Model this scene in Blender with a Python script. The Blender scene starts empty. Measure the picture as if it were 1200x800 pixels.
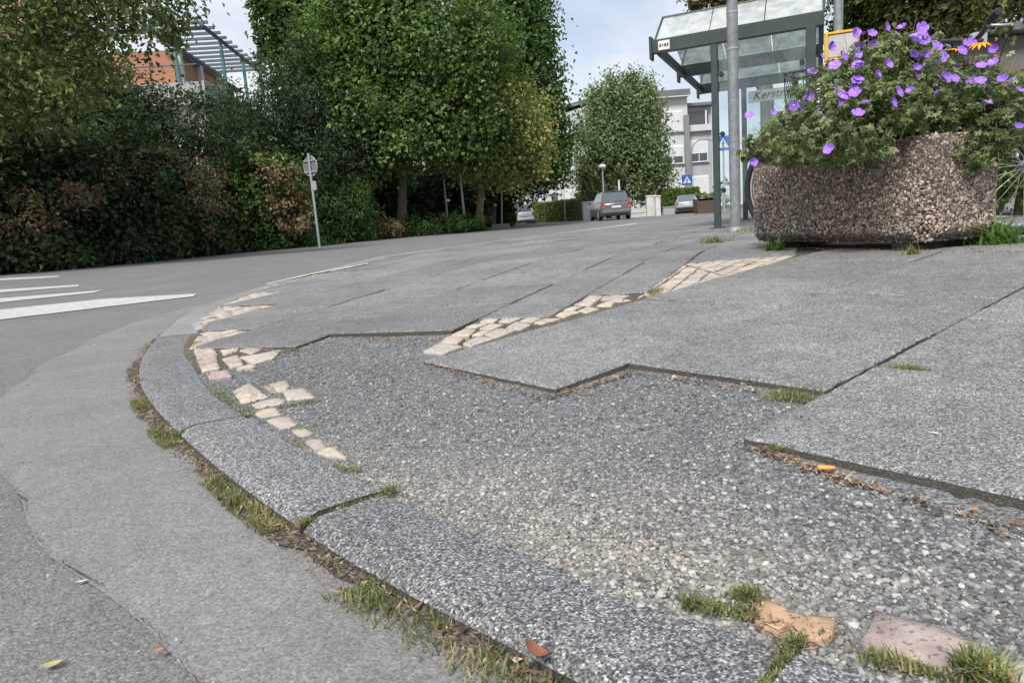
import bpy, math, random
import numpy as np
from mathutils import Vector, Matrix
random.seed(7); RNG = np.random.default_rng(11)
S = bpy.context.scene; COL = S.collection; PI = math.pi

# ------------------------------------------------------------------ camera
cd = bpy.data.cameras.new('camera'); cam = bpy.data.objects.new('camera', cd); COL.objects.link(cam)
cd.sensor_width = 36; cd.lens = 24.0; cd.clip_start = 0.02; cd.clip_end = 3000
cr, cu, cf = (0.99719931, -0.01294592, -0.07366098), (0.07478995, 0.17261222, 0.98214637), (0.0, 0.98490478, -0.17309701)
cam.matrix_world = Matrix(((cr[0], cu[0], -cf[0], 0), (cr[1], cu[1], -cf[1], 0), (cr[2], cu[2], -cf[2], .45), (0, 0, 0, 1)))
S.camera = cam
S.view_settings.view_transform = 'Standard'; S.view_settings.look = 'None'
S.view_settings.gamma = 1; S.view_settings.use_curve_mapping = False
S.view_settings.exposure = 0.70

# ------------------------------------------------------------------ light
SUN_EL, SUN_AZ = math.radians(52), math.radians(205)      # azimuth clockwise from +Y: behind the camera, a little left
W = bpy.data.worlds.new('World'); S.world = W; W.use_nodes = True
nt = W.node_tree; N = nt.nodes; L = nt.links; N.clear()
out = N.new('ShaderNodeOutputWorld'); bg = N.new('ShaderNodeBackground'); bg.inputs['Strength'].default_value = 0.095
sky = N.new('ShaderNodeTexSky'); sky.sky_type = 'NISHITA'; sky.sun_disc = False
sky.sun_elevation = SUN_EL; sky.sun_rotation = SUN_AZ; sky.air_density = 1.0; sky.dust_density = .8; sky.ozone_density = 1.5
tc = N.new('ShaderNodeTexCoord'); sep = N.new('ShaderNodeSeparateXYZ'); L.new(tc.outputs['Generated'], sep.inputs[0])
mx = N.new('ShaderNodeMath'); mx.operation = 'MAXIMUM'; mx.inputs[1].default_value = 0.0; L.new(sep.outputs['Z'], mx.inputs[0])
ad = N.new('ShaderNodeMath'); ad.operation = 'ADD'; ad.inputs[1].default_value = 0.22; L.new(mx.outputs[0], ad.inputs[0])
dv = N.new('ShaderNodeVectorMath'); dv.operation = 'DIVIDE'; cb = N.new('ShaderNodeCombineXYZ')
for k in range(3): L.new(ad.outputs[0], cb.inputs[k])
L.new(tc.outputs['Generated'], dv.inputs[0]); L.new(cb.outputs[0], dv.inputs[1])
nz = N.new('ShaderNodeTexNoise'); nz.inputs['Scale'].default_value = 1.25; nz.inputs['Detail'].default_value = 7; nz.inputs['Roughness'].default_value = .55
nz.inputs['Distortion'].default_value = .35
L.new(dv.outputs[0], nz.inputs['Vector'])
rp = N.new('ShaderNodeValToRGB'); rp.color_ramp.elements[0].position = .34; rp.color_ramp.elements[1].position = .62
rp.color_ramp.elements[0].color = (.45, .45, .45, 1); rp.color_ramp.elements[1].color = (.97, .97, .97, 1)
L.new(nz.outputs['Fac'], rp.inputs[0])
n2 = N.new('ShaderNodeTexNoise'); n2.inputs['Scale'].default_value = 2.1; n2.inputs['Detail'].default_value = 6
L.new(dv.outputs[0], n2.inputs['Vector'])
r2 = N.new('ShaderNodeValToRGB'); r2.color_ramp.elements[0].position = .35; r2.color_ramp.elements[1].position = .68
r2.color_ramp.elements[0].color = (4.7, 5.05, 5.9, 1); r2.color_ramp.elements[1].color = (7.0, 7.05, 7.2, 1)
L.new(n2.outputs['Fac'], r2.inputs[0])
mxr = N.new('ShaderNodeMix'); mxr.data_type = 'RGBA'
L.new(rp.outputs['Color'], mxr.inputs[0]); L.new(sky.outputs[0], mxr.inputs[6]); L.new(r2.outputs['Color'], mxr.inputs[7])
L.new(mxr.outputs[2], bg.inputs['Color']); L.new(bg.outputs[0], out.inputs['Surface'])

sd = bpy.data.lights.new('sun', 'SUN'); sd.energy = 2.6; sd.angle = math.radians(14); sd.color = (1, .96, .90)
so = bpy.data.objects.new('sun', sd); COL.objects.link(so)
sdir = Vector((math.sin(SUN_AZ) * math.cos(SUN_EL), math.cos(SUN_AZ) * math.cos(SUN_EL), math.sin(SUN_EL)))
so.rotation_euler = sdir.to_track_quat('Z', 'Y').to_euler(); so.location = (0, 0, 30)

# ------------------------------------------------------------------ node helpers and materials
class NB:
    def __init__(s, name):
        s.m = bpy.data.materials.new(name); s.m.use_nodes = True; s.t = s.m.node_tree; s.n = s.t.nodes; s.l = s.t.links
        s.b = s.n['Principled BSDF']; s.out = s.n['Material Output']
        s.geo = s.n.new('ShaderNodeNewGeometry'); s.pos = s.geo.outputs['Position']; s.isl = s.geo.outputs['Random Per Island']
    def inp(s, node, k, v):
        if v is None: return
        if hasattr(v, 'is_output'): s.l.new(v, node.inputs[k])
        else: node.inputs[k].default_value = v
    def vor(s, scale, what='Color', vec=None, feature='F1', rnd=1.0):
        n = s.n.new('ShaderNodeTexVoronoi'); n.feature = feature; n.inputs['Scale'].default_value = scale; n.inputs['Randomness'].default_value = rnd
        s.l.new(vec or s.pos, n.inputs['Vector']); o = n.outputs[what]
        if what == 'Color':
            q = s.n.new('ShaderNodeSeparateColor'); s.l.new(o, q.inputs[0]); return q.outputs[0]
        return o
    def noise(s, scale, detail=4, rough=.55, vec=None, dist=0):
        n = s.n.new('ShaderNodeTexNoise'); n.inputs['Scale'].default_value = scale; n.inputs['Detail'].default_value = detail
        n.inputs['Roughness'].default_value = rough; n.inputs['Distortion'].default_value = dist
        s.l.new(vec or s.pos, n.inputs['Vector']); return n.outputs['Fac']
    def ramp(s, fac, stops, interp='LINEAR'):
        n = s.n.new('ShaderNodeValToRGB'); e = n.color_ramp.elements; n.color_ramp.interpolation = interp
        while len(e) < len(stops): e.new(.5)
        for k, (p, c) in enumerate(stops):
            e[k].position = p; e[k].color = (c, c, c, 1) if not isinstance(c, tuple) else (*c, 1)
        s.l.new(fac, n.inputs[0]); return n.outputs['Color']
    def mix(s, fac, a, b, mode='MIX'):
        n = s.n.new('ShaderNodeMix'); n.data_type = 'RGBA'; n.blend_type = mode
        for k, v in ((0, fac), (6, a), (7, b)):
            if isinstance(v, tuple) and len(v) == 3: v = (*v, 1)
            s.inp(n, k, v)
        return n.outputs[2]
    def math(s, op, a, b=None, c=None):
        n = s.n.new('ShaderNodeMath'); n.operation = op; s.inp(n, 0, a); s.inp(n, 1, b); s.inp(n, 2, c); return n.outputs[0]
    def rand(s): return s.n.new('ShaderNodeObjectInfo').outputs['Random']
    def scalevec(s, v3):
        n = s.n.new('ShaderNodeVectorMath'); n.operation = 'MULTIPLY'; s.l.new(s.pos, n.inputs[0]); n.inputs[1].default_value = v3; return n.outputs[0]
    def xyz(s):
        n = s.n.new('ShaderNodeSeparateXYZ'); s.l.new(s.pos, n.inputs[0]); return n.outputs
    def bump(s, h, strength=.5, dist=.005, prev=None):
        n = s.n.new('ShaderNodeBump'); n.inputs['Strength'].default_value = strength; n.inputs['Distance'].default_value = dist
        s.l.new(h, n.inputs['Height'])
        if prev is not None: s.l.new(prev, n.inputs['Normal'])
        return n.outputs[0]
    def done(s, col=None, rough=.8, metal=0, normal=None, spec=None):
        if isinstance(col, tuple) and len(col) == 3: col = (*col, 1)
        s.inp(s.b, 'Base Color', col); s.inp(s.b, 'Roughness', rough); s.inp(s.b, 'Metallic', metal)
        if spec is not None: s.inp(s.b, 'Specular IOR Level', spec)
        if normal is not None: s.l.new(normal, s.b.inputs['Normal'])
        return s.m

def plain(name, col, rough=.6, metal=0, var=.15, scale=6, spec=None):
    b = NB(name); n = b.noise(scale, 5); m = b.ramp(n, [(.3, 1 - var), (.7, 1 + var)])
    return b.done(b.mix(1.0, col, m, 'MULTIPLY'), rough, metal, b.bump(b.noise(scale * 12, 3), .08, .004), spec)

def grit(name, cell, stops, tint=(1, 1, 1), stain=.15, bump=.45, second=None, rough=.85, stainscale=2.3, objvar=.12, dist=.0025, sides=False):
    """concrete / asphalt with visible grains"""
    b = NB(name); v = b.vor(cell); c = b.ramp(v, stops)
    if second:
        v2 = b.vor(second[0]); k = b.ramp(b.noise(second[0] * .35, 2), [(.52, 0), (.6, 1)])
        c = b.mix(k, c, b.ramp(v2, second[1]))
    c = b.mix(1, c, tint, 'MULTIPLY')
    st = b.ramp(b.noise(stainscale, 6, .6), [(.3, 1 - stain), (.7, 1 + stain)])
    c = b.mix(1, c, st, 'MULTIPLY')
    ms = b.ramp(b.noise(stainscale * 9, 4, .65), [(.3, 1 - stain * .8), (.7, 1 + stain * .8)]); c = b.mix(1, c, ms, 'MULTIPLY')
    if objvar:
        c = b.mix(1, c, b.ramp(b.rand(), [(0, 1 - objvar), (1, 1 + objvar)]), 'MULTIPLY')
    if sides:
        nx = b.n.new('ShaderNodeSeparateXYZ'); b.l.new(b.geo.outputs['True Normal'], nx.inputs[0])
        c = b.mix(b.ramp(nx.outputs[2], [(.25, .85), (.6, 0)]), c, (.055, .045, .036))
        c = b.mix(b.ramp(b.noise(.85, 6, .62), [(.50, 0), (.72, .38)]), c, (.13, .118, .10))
        c = b.mix(b.ramp(b.vor(3.2, 'Distance'), [(.035, .55), (.06, 0)]), c, (.075, .072, .07))
    h = b.vor(cell * .8, 'Distance'); nb = b.bump(h, bump, dist); nb = b.bump(b.noise(cell * .12, 3), .35, dist * 3, nb)
    return b.done(c, rough, 0, nb)

M = {}
M['asphalt'] = grit('asphalt', 330, [(0, .10), (.35, .165), (.7, .205), (.95, .25), (1, .36)], (.88, .865, .85), .13, .5, objvar=0, stainscale=1.1)
M['asphalt_pale'] = grit('asphalt_pale', 330, [(0, .14), (.35, .195), (.75, .235), (.95, .265), (1, .34)], (.91, .89, .87), .12, .4, objvar=0, stainscale=3)
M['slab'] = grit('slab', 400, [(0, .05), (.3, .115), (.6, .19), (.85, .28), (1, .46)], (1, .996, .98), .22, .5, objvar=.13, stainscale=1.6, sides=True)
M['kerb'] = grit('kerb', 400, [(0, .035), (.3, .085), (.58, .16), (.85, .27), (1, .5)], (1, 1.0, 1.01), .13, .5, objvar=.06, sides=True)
M['kerb_pale'] = grit('kerb_pale', 360, [(0, .13), (.4, .21), (.8, .27), (1, .42)], (1, 1, 1), .12, .4, objvar=.08)
M['bed'] = grit('bed', 260, [(0, .05), (.4, .15), (.8, .24), (1, .36)], (.86, .87, .875), .2, .8, objvar=0, dist=.004)
M['soil'] = grit('soil', 200, [(0, .03), (.5, .085), (.85, .15), (1, .26)], (1, .84, .66), .3, .8, objvar=0, dist=.005)

def mat_cobble():
    b = NB('sandstone'); r = b.rand()
    c = b.ramp(r, [(0, (.50, .40, .33)), (.25, (.55, .48, .40)), (.5, (.46, .41, .36)), (.75, (.58, .50, .38)), (1, (.43, .36, .33))])
    c = b.mix(1, c, b.ramp(b.noise(45, 6, .65), [(.28, .66), (.72, 1.15)]), 'MULTIPLY'); c = b.mix(b.ramp(b.noise(11, 6, .7), [(.5, 0), (.72, .65)]), c, (.22, .195, .165))
    c = b.mix(b.ramp(b.vor(420), [(.86, 0), (.9, .55)]), c, (.12, .10, .09))
    nb = b.bump(b.noise(60, 6, .7), .6, .006); nb = b.bump(b.noise(330, 3), .3, .002, nb)
    return b.done(c, .85, 0, nb)
M['cobble'] = mat_cobble()
def mat_one(name, col, dark=.5):
    b = NB(name); c = b.mix(1, col, b.ramp(b.noise(30, 7, .7), [(.25, dark), (.7, 1.2)]), 'MULTIPLY')
    c = b.mix(b.ramp(b.vor(300), [(.88, 0), (.92, .6)]), c, (.08, .07, .06))
    nb = b.bump(b.noise(45, 7, .7), .8, .008); return b.done(c, .85, 0, nb)
M['cobble_orange'] = mat_one('sandstone_orange', (.50, .33, .21), .62)
M['cobble_pink'] = mat_one('sandstone_pink', (.42, .34, .31), .62)
M['cobble_grey'] = mat_one('stone_green_grey', (.26, .29, .25), .6)

def mat_gravel():
    b = NB('gravel_stone')
    c = b.ramp(b.isl, [(0, (.052, .054, .057)), (.25, (.108, .111, .116)), (.55, (.175, .179, .184)), (.8, (.235, .235, .232)), (.93, (.38, .365, .34)), (1, (.5, .48, .45))])
    p = b.xyz(); q = b.math('ADD', b.math('MULTIPLY', p[0], .80), b.math('MULTIPLY', p[1], .60))
    w = b.math('ADD', q, b.math('MULTIPLY', b.noise(4, 4), .30))
    dust = b.ramp(w, [(.58, .85), (.74, .75), (1.0, 0)])
    n = b.noise(9, 5); dust = b.mix(1, dust, b.ramp(n, [(.35, .7), (.6, 1)]), 'MULTIPLY')
    y = b.ramp(b.math('MULTIPLY', b.math('ADD', p[1], b.math('MULTIPLY', b.noise(6, 4), .35)), .5), [(.36, .35), (.46, 1.0), (.60, .9), (.84, 0)])
    dust = b.mix(1, dust, y, 'MULTIPLY')
    c2 = b.ramp(b.isl, [(0, (.23, .205, .17)), (.5, (.375, .335, .28)), (1, (.53, .485, .42))])
    c = b.mix(dust, c, c2)
    c = b.mix(1, c, b.ramp(b.noise(500, 3), [(.3, .8), (.7, 1.15)]), 'MULTIPLY')
    return b.done(c, .8)
M['gravel'] = mat_gravel()

def leafmat(name, stops, trans=.4, rough=.5, scale=.7, var=.25):
    b = NB(name); c = b.ramp(b.isl, stops)
    c = b.mix(1, c, b.ramp(b.noise(scale, 3), [(.3, 1 - var), (.7, 1 + var)]), 'MULTIPLY')
    m = b.done(c, rough, 0, None, .35)
    t = b.n.new('ShaderNodeBsdfTranslucent'); mxs = b.n.new('ShaderNodeMixShader'); mxs.inputs[0].default_value = trans
    tcn = b.mix(1, c, (1.25, 1.3, .7), 'MULTIPLY'); b.l.new(tcn, t.inputs['Color'])
    b.l.new(b.b.outputs[0], mxs.inputs[1]); b.l.new(t.outputs[0], mxs.inputs[2]); b.l.new(mxs.outputs[0], b.out.inputs['Surface'])
    return m
def lm(name, a, m_, z, **k): return leafmat(name, [(0, a), (.55, m_), (1, z)], **k)
V_ = dict(var=.42, scale=1.2)
M['leaf_ivy'] = lm('leaf_ivy', (0.020, 0.039, 0.018), (0.048, 0.084, 0.036), (0.119, 0.161, 0.067), **V_)
M['leaf_yew'] = lm('leaf_yew', (0.020, 0.042, 0.022), (0.048, 0.081, 0.042), (0.098, 0.140, 0.064), **V_)
M['leaf_linden'] = lm('leaf_linden', (0.056, 0.087, 0.028), (0.133, 0.182, 0.063), (0.238, 0.294, 0.119), **V_)
M['leaf_maple'] = lm('leaf_maple', (0.042, 0.087, 0.025), (0.109, 0.185, 0.048), (0.245, 0.329, 0.101), scale=.75, var=.45)
M['leaf_dark'] = lm('leaf_dark', (0.031, 0.073, 0.020), (0.073, 0.143, 0.039), (0.154, 0.231, 0.070), **V_)
M['leaf_variegated'] = lm('leaf_variegated', (0.126, 0.175, 0.049), (0.294, 0.322, 0.112), (0.560, 0.504, 0.238), **V_)
M['leaf_birch'] = lm('leaf_birch', (0.084, 0.133, 0.056), (0.189, 0.259, 0.119), (0.364, 0.434, 0.238), **V_)
M['leaf_hedge'] = lm('leaf_hedge', (0.056, 0.101, 0.020), (0.147, 0.217, 0.048), (0.238, 0.308, 0.084))
M['leaf_brown'] = lm('leaf_brown', (0.090, 0.066, 0.036), (0.180, 0.130, 0.070), (0.288, 0.216, 0.120), trans=.1, scale=2, var=.4)
M['leaf_olive'] = lm('leaf_olive', (0.057, 0.063, 0.021), (0.144, 0.149, 0.053), (0.253, 0.241, 0.098), **V_)
M['leaf_geranium'] = lm('leaf_geranium', (0.088, 0.138, 0.056), (0.212, 0.275, 0.125), (0.401, 0.440, 0.250), scale=9)
M['leaf_dry'] = lm('leaf_dry', (.24, .21, .11), (.36, .33, .19), (.5, .47, .30))
M['grass'] = leafmat('grass', [(0, (.075, .115, .03)), (.4, (.15, .20, .065)), (.62, (.26, .28, .12)), (.8, (.40, .35, .20)), (1, (.30, .20, .12))], scale=22, var=.4)
M['weed'] = lm('weed', (.06, .13, .025), (.12, .23, .05), (.23, .33, .10), scale=8)
M['litter'] = leafmat('litter', [(0, (.07, .042, .026)), (.4, (.17, .105, .062)), (.75, (.29, .19, .115)), (1, (.5, .40, .28))], trans=.05, scale=8)
M['bark'] = plain('bark', (.13, .105, .075), .9, 0, .4, 9)
M['bark_pale'] = plain('bark_pale', (.23, .18, .13), .9, 0, .35, 9)
M['stem'] = plain('stem', (.20, .19, .09), .7, 0, .25, 30)

def mat_steel():
    b = NB('galvanised'); c = b.ramp(b.vor(38), [(0, (.21, .225, .235)), (1, (.30, .315, .32))])
    c = b.mix(b.ramp(b.noise(7, 6, .7), [(.45, 0), (.75, .6)]), c, (.15, .16, .15)); return b.done(c, .55, .35)
M['zinc'] = mat_steel()
M['zinc_pale'] = plain('zinc_pale', (.42, .44, .46), .45, .3, .15, 12)
M['shelter_steel'] = plain('shelter_steel', (.040, .055, .052), .45, 0, .2, 7)
M['green_steel'] = plain('green_steel', (.07, .20, .17), .5, 0, .2, 3)
M['grey_beam'] = plain('grey_beam', (.10, .13, .15), .6, 0, .2, 3)
M['black'] = plain('black_rubber', (.018, .018, .020), .55, 0, .2, 20)
M['black_paint'] = plain('black_paint', (.022, .022, .025), .3, 0, .1, 20)
M['chrome'] = plain('chrome', (.62, .62, .63), .25, .9, .05, 20)
M['white'] = plain('white_paint', (.72, .72, .70), .6, 0, .07, 5)
M['blind'] = plain('white_blind', (.74, .75, .77), .5, 0, .05, 3)
M['blue'] = plain('sign_blue', (.015, .13, .48), .45, 0, .08, 5)
M['yellow'] = plain('sign_yellow', (.75, .42, .02), .5, 0, .12, 9)
M['panel_grey'] = plain('panel_grey', (.46, .43, .43), .6, 0, .1, 8)
M['red_lens'] = plain('red_lens', (.55, .03, .02), .2, 0, .1, 20)
M['orange_lens'] = plain('orange_lens', (.75, .20, .06), .2, 0, .1, 20)
M['car_grey'] = plain('car_grey', (.20, .195, .19), .28, .35, .05, 2)
M['car_silver'] = plain('car_silver', (.50, .52, .54), .3, .4, .05, 2)
M['car_white'] = plain('car_white', (.78, .79, .80), .3, .05, .04, 2)
M['car_glass'] = plain('car_glass', (.09, .115, .14), .08, 0, .1, 1, .9)
M['window_glass'] = plain('window_glass', (.055, .065, .075), .08, 0, .2, .5, .8)
def mat_wall(name, col, streak=.12):
    b = NB(name); n = b.noise(1.2, 5, .6, b.scalevec((1, 1, .25))); c = b.mix(1, col, b.ramp(n, [(.3, 1 - streak), (.7, 1 + streak)]), 'MULTIPLY')
    return b.done(c, .9, 0, b.bump(b.noise(60, 3), .15, .01))
M['plaster'] = mat_wall('plaster_grey', (.40, .40, .41)); M['plaster_pale'] = mat_wall('plaster_pale', (.56, .57, .58), .07)
M['plaster_dark'] = mat_wall('plaster_dark', (.24, .24, .245)); M['fascia'] = mat_wall('fascia', (.16, .165, .175))
M['terracotta'] = mat_wall('terracotta', (.42, .21, .13), .18); M['plaster_white'] = mat_wall('plaster_white', (.66, .66, .64), .06)
M['wall_brown'] = mat_wall('wall_brown', (.17, .15, .135), .15)
M['tile'] = plain('roof_tile', (.15, .14, .155), .8, 0, .2, 4)
M['concrete_white'] = plain('white_pillar', (.60, .58, .55), .85, 0, .2, 3)
M['dirt'] = plain('dirt', (.14, .115, .085), .95, 0, .35, 3)
def mat_ground():
    b = NB('grass_ground'); c = b.ramp(b.noise(.6, 6), [(.35, (.05, .065, .025)), (.6, (.09, .10, .04)), (.75, (.14, .12, .07))]); return b.done(c, .95)
M['ground'] = mat_ground()
def mat_mark():
    b = NB('road_paint'); c = b.ramp(b.noise(28, 6, .7), [(.33, (.20, .20, .20)), (.43, (.47, .47, .46)), (.7, (.58, .58, .57))]); c = b.mix(b.ramp(b.vor(150), [(.80, 0), (.86, .7)]), c, (.22, .22, .22))
    return b.done(c, .75, 0, b.bump(b.vor(200, 'Distance'), .3, .003))
M['mark'] = mat_mark()
def mat_glass(name, col, rough, alpha):
    b = NB(name); n = b.noise(5, 6, .65); a = b.ramp(n, [(.35, alpha[0]), (.7, alpha[1])])
    tr = b.n.new('ShaderNodeBsdfTransparent'); tr.inputs['Color'].default_value = (*col[1], 1); ms = b.n.new('ShaderNodeMixShader')
    b.done(b.mix(1, col[0], b.ramp(b.noise(9, 7, .7), [(.3, .75), (.7, 1.2)]), 'MULTIPLY'), rough)
    q = b.n.new('ShaderNodeSeparateColor'); b.l.new(a, q.inputs[0]); b.l.new(q.outputs[0], ms.inputs[0])
    b.l.new(tr.outputs[0], ms.inputs[1]); b.l.new(b.b.outputs[0], ms.inputs[2]); b.l.new(ms.outputs[0], b.out.inputs['Surface'])
    return b.m
M['pane'] = mat_glass('shelter_pane', ((.55, .6, .62), (.90, .95, .96)), .1, (.06, .16))
M['roof_pane'] = mat_glass('dirty_roof_pane', ((.62, .64, .63), (.86, .90, .90)), .45, (.35, .72))
def mat_aggregate():
    b = NB('washed_pebble'); c = b.ramp(b.isl, [(0, (.075, .056, .042)), (.3, (.18, .137, .105)), (.6, (.30, .235, .185)), (.85, (.44, .36, .29)), (1, (.64, .57, .49))])
    c = b.mix(1, c, b.ramp(b.noise(4, 5), [(.3, .78), (.7, 1.15)]), 'MULTIPLY'); return b.done(c, .6)
M['pebble'] = mat_aggregate()
def mat_planter():
    b = NB('planter_concrete'); c = b.ramp(b.vor(95), [(0, (.03, .024, .02)), (.5, (.085, .064, .05)), (1, (.18, .14, .11))])
    return b.done(c, .85, 0, b.bump(b.vor(95, 'Distance'), .9, .008))
M['planter'] = mat_planter()
def mat_petal(name, edge, mid):
    b = NB(name); c = b.ramp(b.isl, [(0, edge), (1, mid)]); return b.done(c, .6)
M['petal'] = mat_petal('petal_violet', (.24, .11, .62), (.38, .17, .72)); M['petal_eye'] = plain('petal_eye', (.62, .5, .75), .6)
M['petal_orange'] = mat_petal('petal_orange', (.85, .30, .01), (.9, .42, .02)); M['cone'] = plain('cone', (.05, .03, .02), .9)
M['butt'] = plain('cigarette_paper', (.72, .33, .10), .8, 0, .2, 60)
M['leaf_orange'] = plain('leaf_orange', (.55, .20, .06), .8, 0, .2, 60); M['leaf_russet'] = plain('leaf_russet', (.22, .09, .045), .8, 0, .3, 60)
M['leaf_yellow'] = plain('leaf_yellow', (.42, .38, .16), .8, 0, .2, 60); M['pale_scrap'] = plain('pale_scrap', (.62, .62, .60), .8, 0, .1, 60)

# ------------------------------------------------------------------ object helpers
def link(o, parent=None):
    COL.objects.link(o)
    if parent is not None: o.parent = parent
    return o
def tag(o, label=None, cat=None, group=None, kind=None):
    if label: o['label'] = label
    if cat: o['category'] = cat
    if group: o['group'] = group
    if kind: o['kind'] = kind
    return o
def empty(name, loc, label=None, cat=None, group=None, rz=0):
    o = bpy.data.objects.new(name, None); o.empty_display_size = .1; o.location = loc; o.rotation_euler = (0, 0, rz); link(o)
    return tag(o, label, cat, group)
def npmesh(name, V, Fc, mat, smooth=False):
    me = bpy.data.meshes.new(name); V = np.asarray(V, np.float32); Fc = np.asarray(Fc, np.int32); n, k = Fc.shape
    me.vertices.add(len(V)); me.vertices.foreach_set('co', V.ravel())
    me.loops.add(n * k); me.loops.foreach_set('vertex_index', Fc.ravel())
    me.polygons.add(n); me.polygons.foreach_set('loop_start', np.arange(0, n * k, k, dtype=np.int32))
    me.polygons.foreach_set('use_smooth', np.full(n, smooth, dtype=bool)); me.update(calc_edges=True); me.materials.append(mat); return me
def npobj(name, V, Fc, mat, parent=None, smooth=False, loc=None):
    return link(bpy.data.objects.new(name, npmesh(name, V, Fc, mat, smooth)), parent)
class MB:
    def __init__(s): s.v = []; s.f = []; s.sm = []
    def add(s, vs, fs, sm=False):
        o = len(s.v); s.v += [tuple(v) for v in vs]; s.f += [tuple(i + o for i in f) for f in fs]; s.sm += [sm] * len(fs); return s
    def box(s, c, d, R=None, c_=0):
        x, y, z = d[0] / 2, d[1] / 2, d[2] / 2; e = min(c_, x * .9, y * .9, z * .9)
        if e:
            vs = []
            for sx in (-1, 1):
                for sy in (-1, 1):
                    for sz in (-1, 1):
                        vs += [(sx * x, sy * (y - e), sz * (z - e)), (sx * (x - e), sy * y, sz * (z - e)), (sx * (x - e), sy * (y - e), sz * z)]
            fs = []
            I = lambda a, b, c2, k: ((a > 0) * 4 + (b > 0) * 2 + (c2 > 0)) * 3 + k
            for sg in (-1, 1):
                fs += [[I(sg, -1, -1, 0), I(sg, 1, -1, 0), I(sg, 1, 1, 0), I(sg, -1, 1, 0)], [I(-1, sg, -1, 1), I(1, sg, -1, 1), I(1, sg, 1, 1), I(-1, sg, 1, 1)],
                       [I(-1, -1, sg, 2), I(1, -1, sg, 2), I(1, 1, sg, 2), I(-1, 1, sg, 2)]]
            for a in (-1, 1):
                for b in (-1, 1):
                    fs += [[I(a, b, -1, 0), I(a, b, 1, 0), I(a, b, 1, 1), I(a, b, -1, 1)], [I(a, -1, b, 0), I(a, 1, b, 0), I(a, 1, b, 2), I(a, -1, b, 2)],
                           [I(-1, a, b, 1), I(1, a, b, 1), I(1, a, b, 2), I(-1, a, b, 2)]]
                    for c2 in (-1, 1): fs.append([I(a, b, c2, 0), I(a, b, c2, 1), I(a, b, c2, 2)])
        else:
            vs = [(sx * x, sy * y, sz * z) for sx in (-1, 1) for sy in (-1, 1) for sz in (-1, 1)]
            fs = [(0, 1, 3, 2), (4, 6, 7, 5), (0, 4, 5, 1), (2, 3, 7, 6), (0, 2, 6, 4), (1, 5, 7, 3)]
        C = Vector(c); vs = [(R @ Vector(v) if R else Vector(v)) + C for v in vs]
        return s.add(vs, fs)
    def tube(s, pts, rad, n=8, cap=True, sm=True):
        P = [Vector(p) for p in pts]; rad = rad if isinstance(rad, (list, tuple)) else [rad] * len(P); vs = []; up = None
        for i, p in enumerate(P):
            t = (P[min(i + 1, len(P) - 1)] - P[max(i - 1, 0)]).normalized()
            if up is None: up = Vector((0, 0, 1)) if abs(t.z) < .9 else Vector((1, 0, 0))
            a = t.cross(up).normalized(); b = a.cross(t).normalized(); up = b
            for k in range(n):
                w = 2 * PI * k / n; vs.append(p + (a * math.cos(w) + b * math.sin(w)) * rad[i])
        fs = [(i * n + k, i * n + (k + 1) % n, (i + 1) * n + (k + 1) % n, (i + 1) * n + k) for i in range(len(P) - 1) for k in range(n)]
        s.add(vs, fs, sm)
        if cap: s.add(vs[:n], [tuple(range(n))]); s.add(vs[-n:], [tuple(range(n - 1, -1, -1))])
        return s
    def ring(s, c, ax, r, rr, n=28, m=6):
        c = Vector(c); ax = Vector(ax).normalized(); a = ax.orthogonal().normalized(); b = ax.cross(a); vs = []
        for i in range(n):
            w = 2 * PI * i / n; d = a * math.cos(w) + b * math.sin(w)
            for k in range(m):
                q = 2 * PI * k / m; vs.append(c + d * (r + rr * math.cos(q)) + ax * rr * math.sin(q))
        return s.add(vs, [(i * m + k, ((i + 1) % n) * m + k, ((i + 1) % n) * m + (k + 1) % m, i * m + (k + 1) % m) for i in range(n) for k in range(m)], True)
    def disc(s, c, ax, r, th, n=24):
        c = Vector(c); ax = Vector(ax).normalized(); return s.tube([c - ax * th / 2, c + ax * th / 2], r, n, True, False)
    def loft(s, rings, cap=True, sm=False):
        n = len(rings[0]); vs = [v for r in rings for v in r]
        s.add(vs, [(i * n + k, i * n + (k + 1) % n, (i + 1) * n + (k + 1) % n, (i + 1) * n + k) for i in range(len(rings) - 1) for k in range(n)], sm)
        if cap: s.add(rings[0], [tuple(range(n))]); s.add(rings[-1], [tuple(range(n))])
        return s
    def prism(s, poly, zt, th, ch=0.0):
        """poly 2D anticlockwise; zt a number or function of (x, y)"""
        z = zt if callable(zt) else (lambda x, y: zt); n = len(poly)
        ins = inset(poly, ch) if ch else None; vs = []
        if ch: vs += [(x, y, z(x, y)) for x, y in ins]
        vs += [(x, y, z(x, y) - ch) for x, y in poly]; vs += [(x, y, z(x, y) - th) for x, y in poly]
        fs = [tuple(range(n))]
        for lv in range(len(vs) // n - 1):
            fs += [(lv * n + k, (lv + 1) * n + k, (lv + 1) * n + (k + 1) % n, lv * n + (k + 1) % n) for k in range(n)]
        return s.add(vs, fs)
    def mesh(s, name, mat):
        me = bpy.data.meshes.new(name); me.from_pydata(s.v, [], s.f); me.polygons.foreach_set('use_smooth', s.sm); me.update(); me.materials.append(mat); return me
    def build(s, name, mat, parent=None, loc=None, label=None):
        o = link(bpy.data.objects.new(name, s.mesh(name, mat)), parent)
        if loc is not None: o.location = loc
        if label: o['label'] = label
        return o
def area(p): return sum(p[i][0] * p[(i + 1) % len(p)][1] - p[(i + 1) % len(p)][0] * p[i][1] for i in range(len(p))) / 2
def ccw(p): return list(p) if area(p) > 0 else list(p)[::-1]
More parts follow.
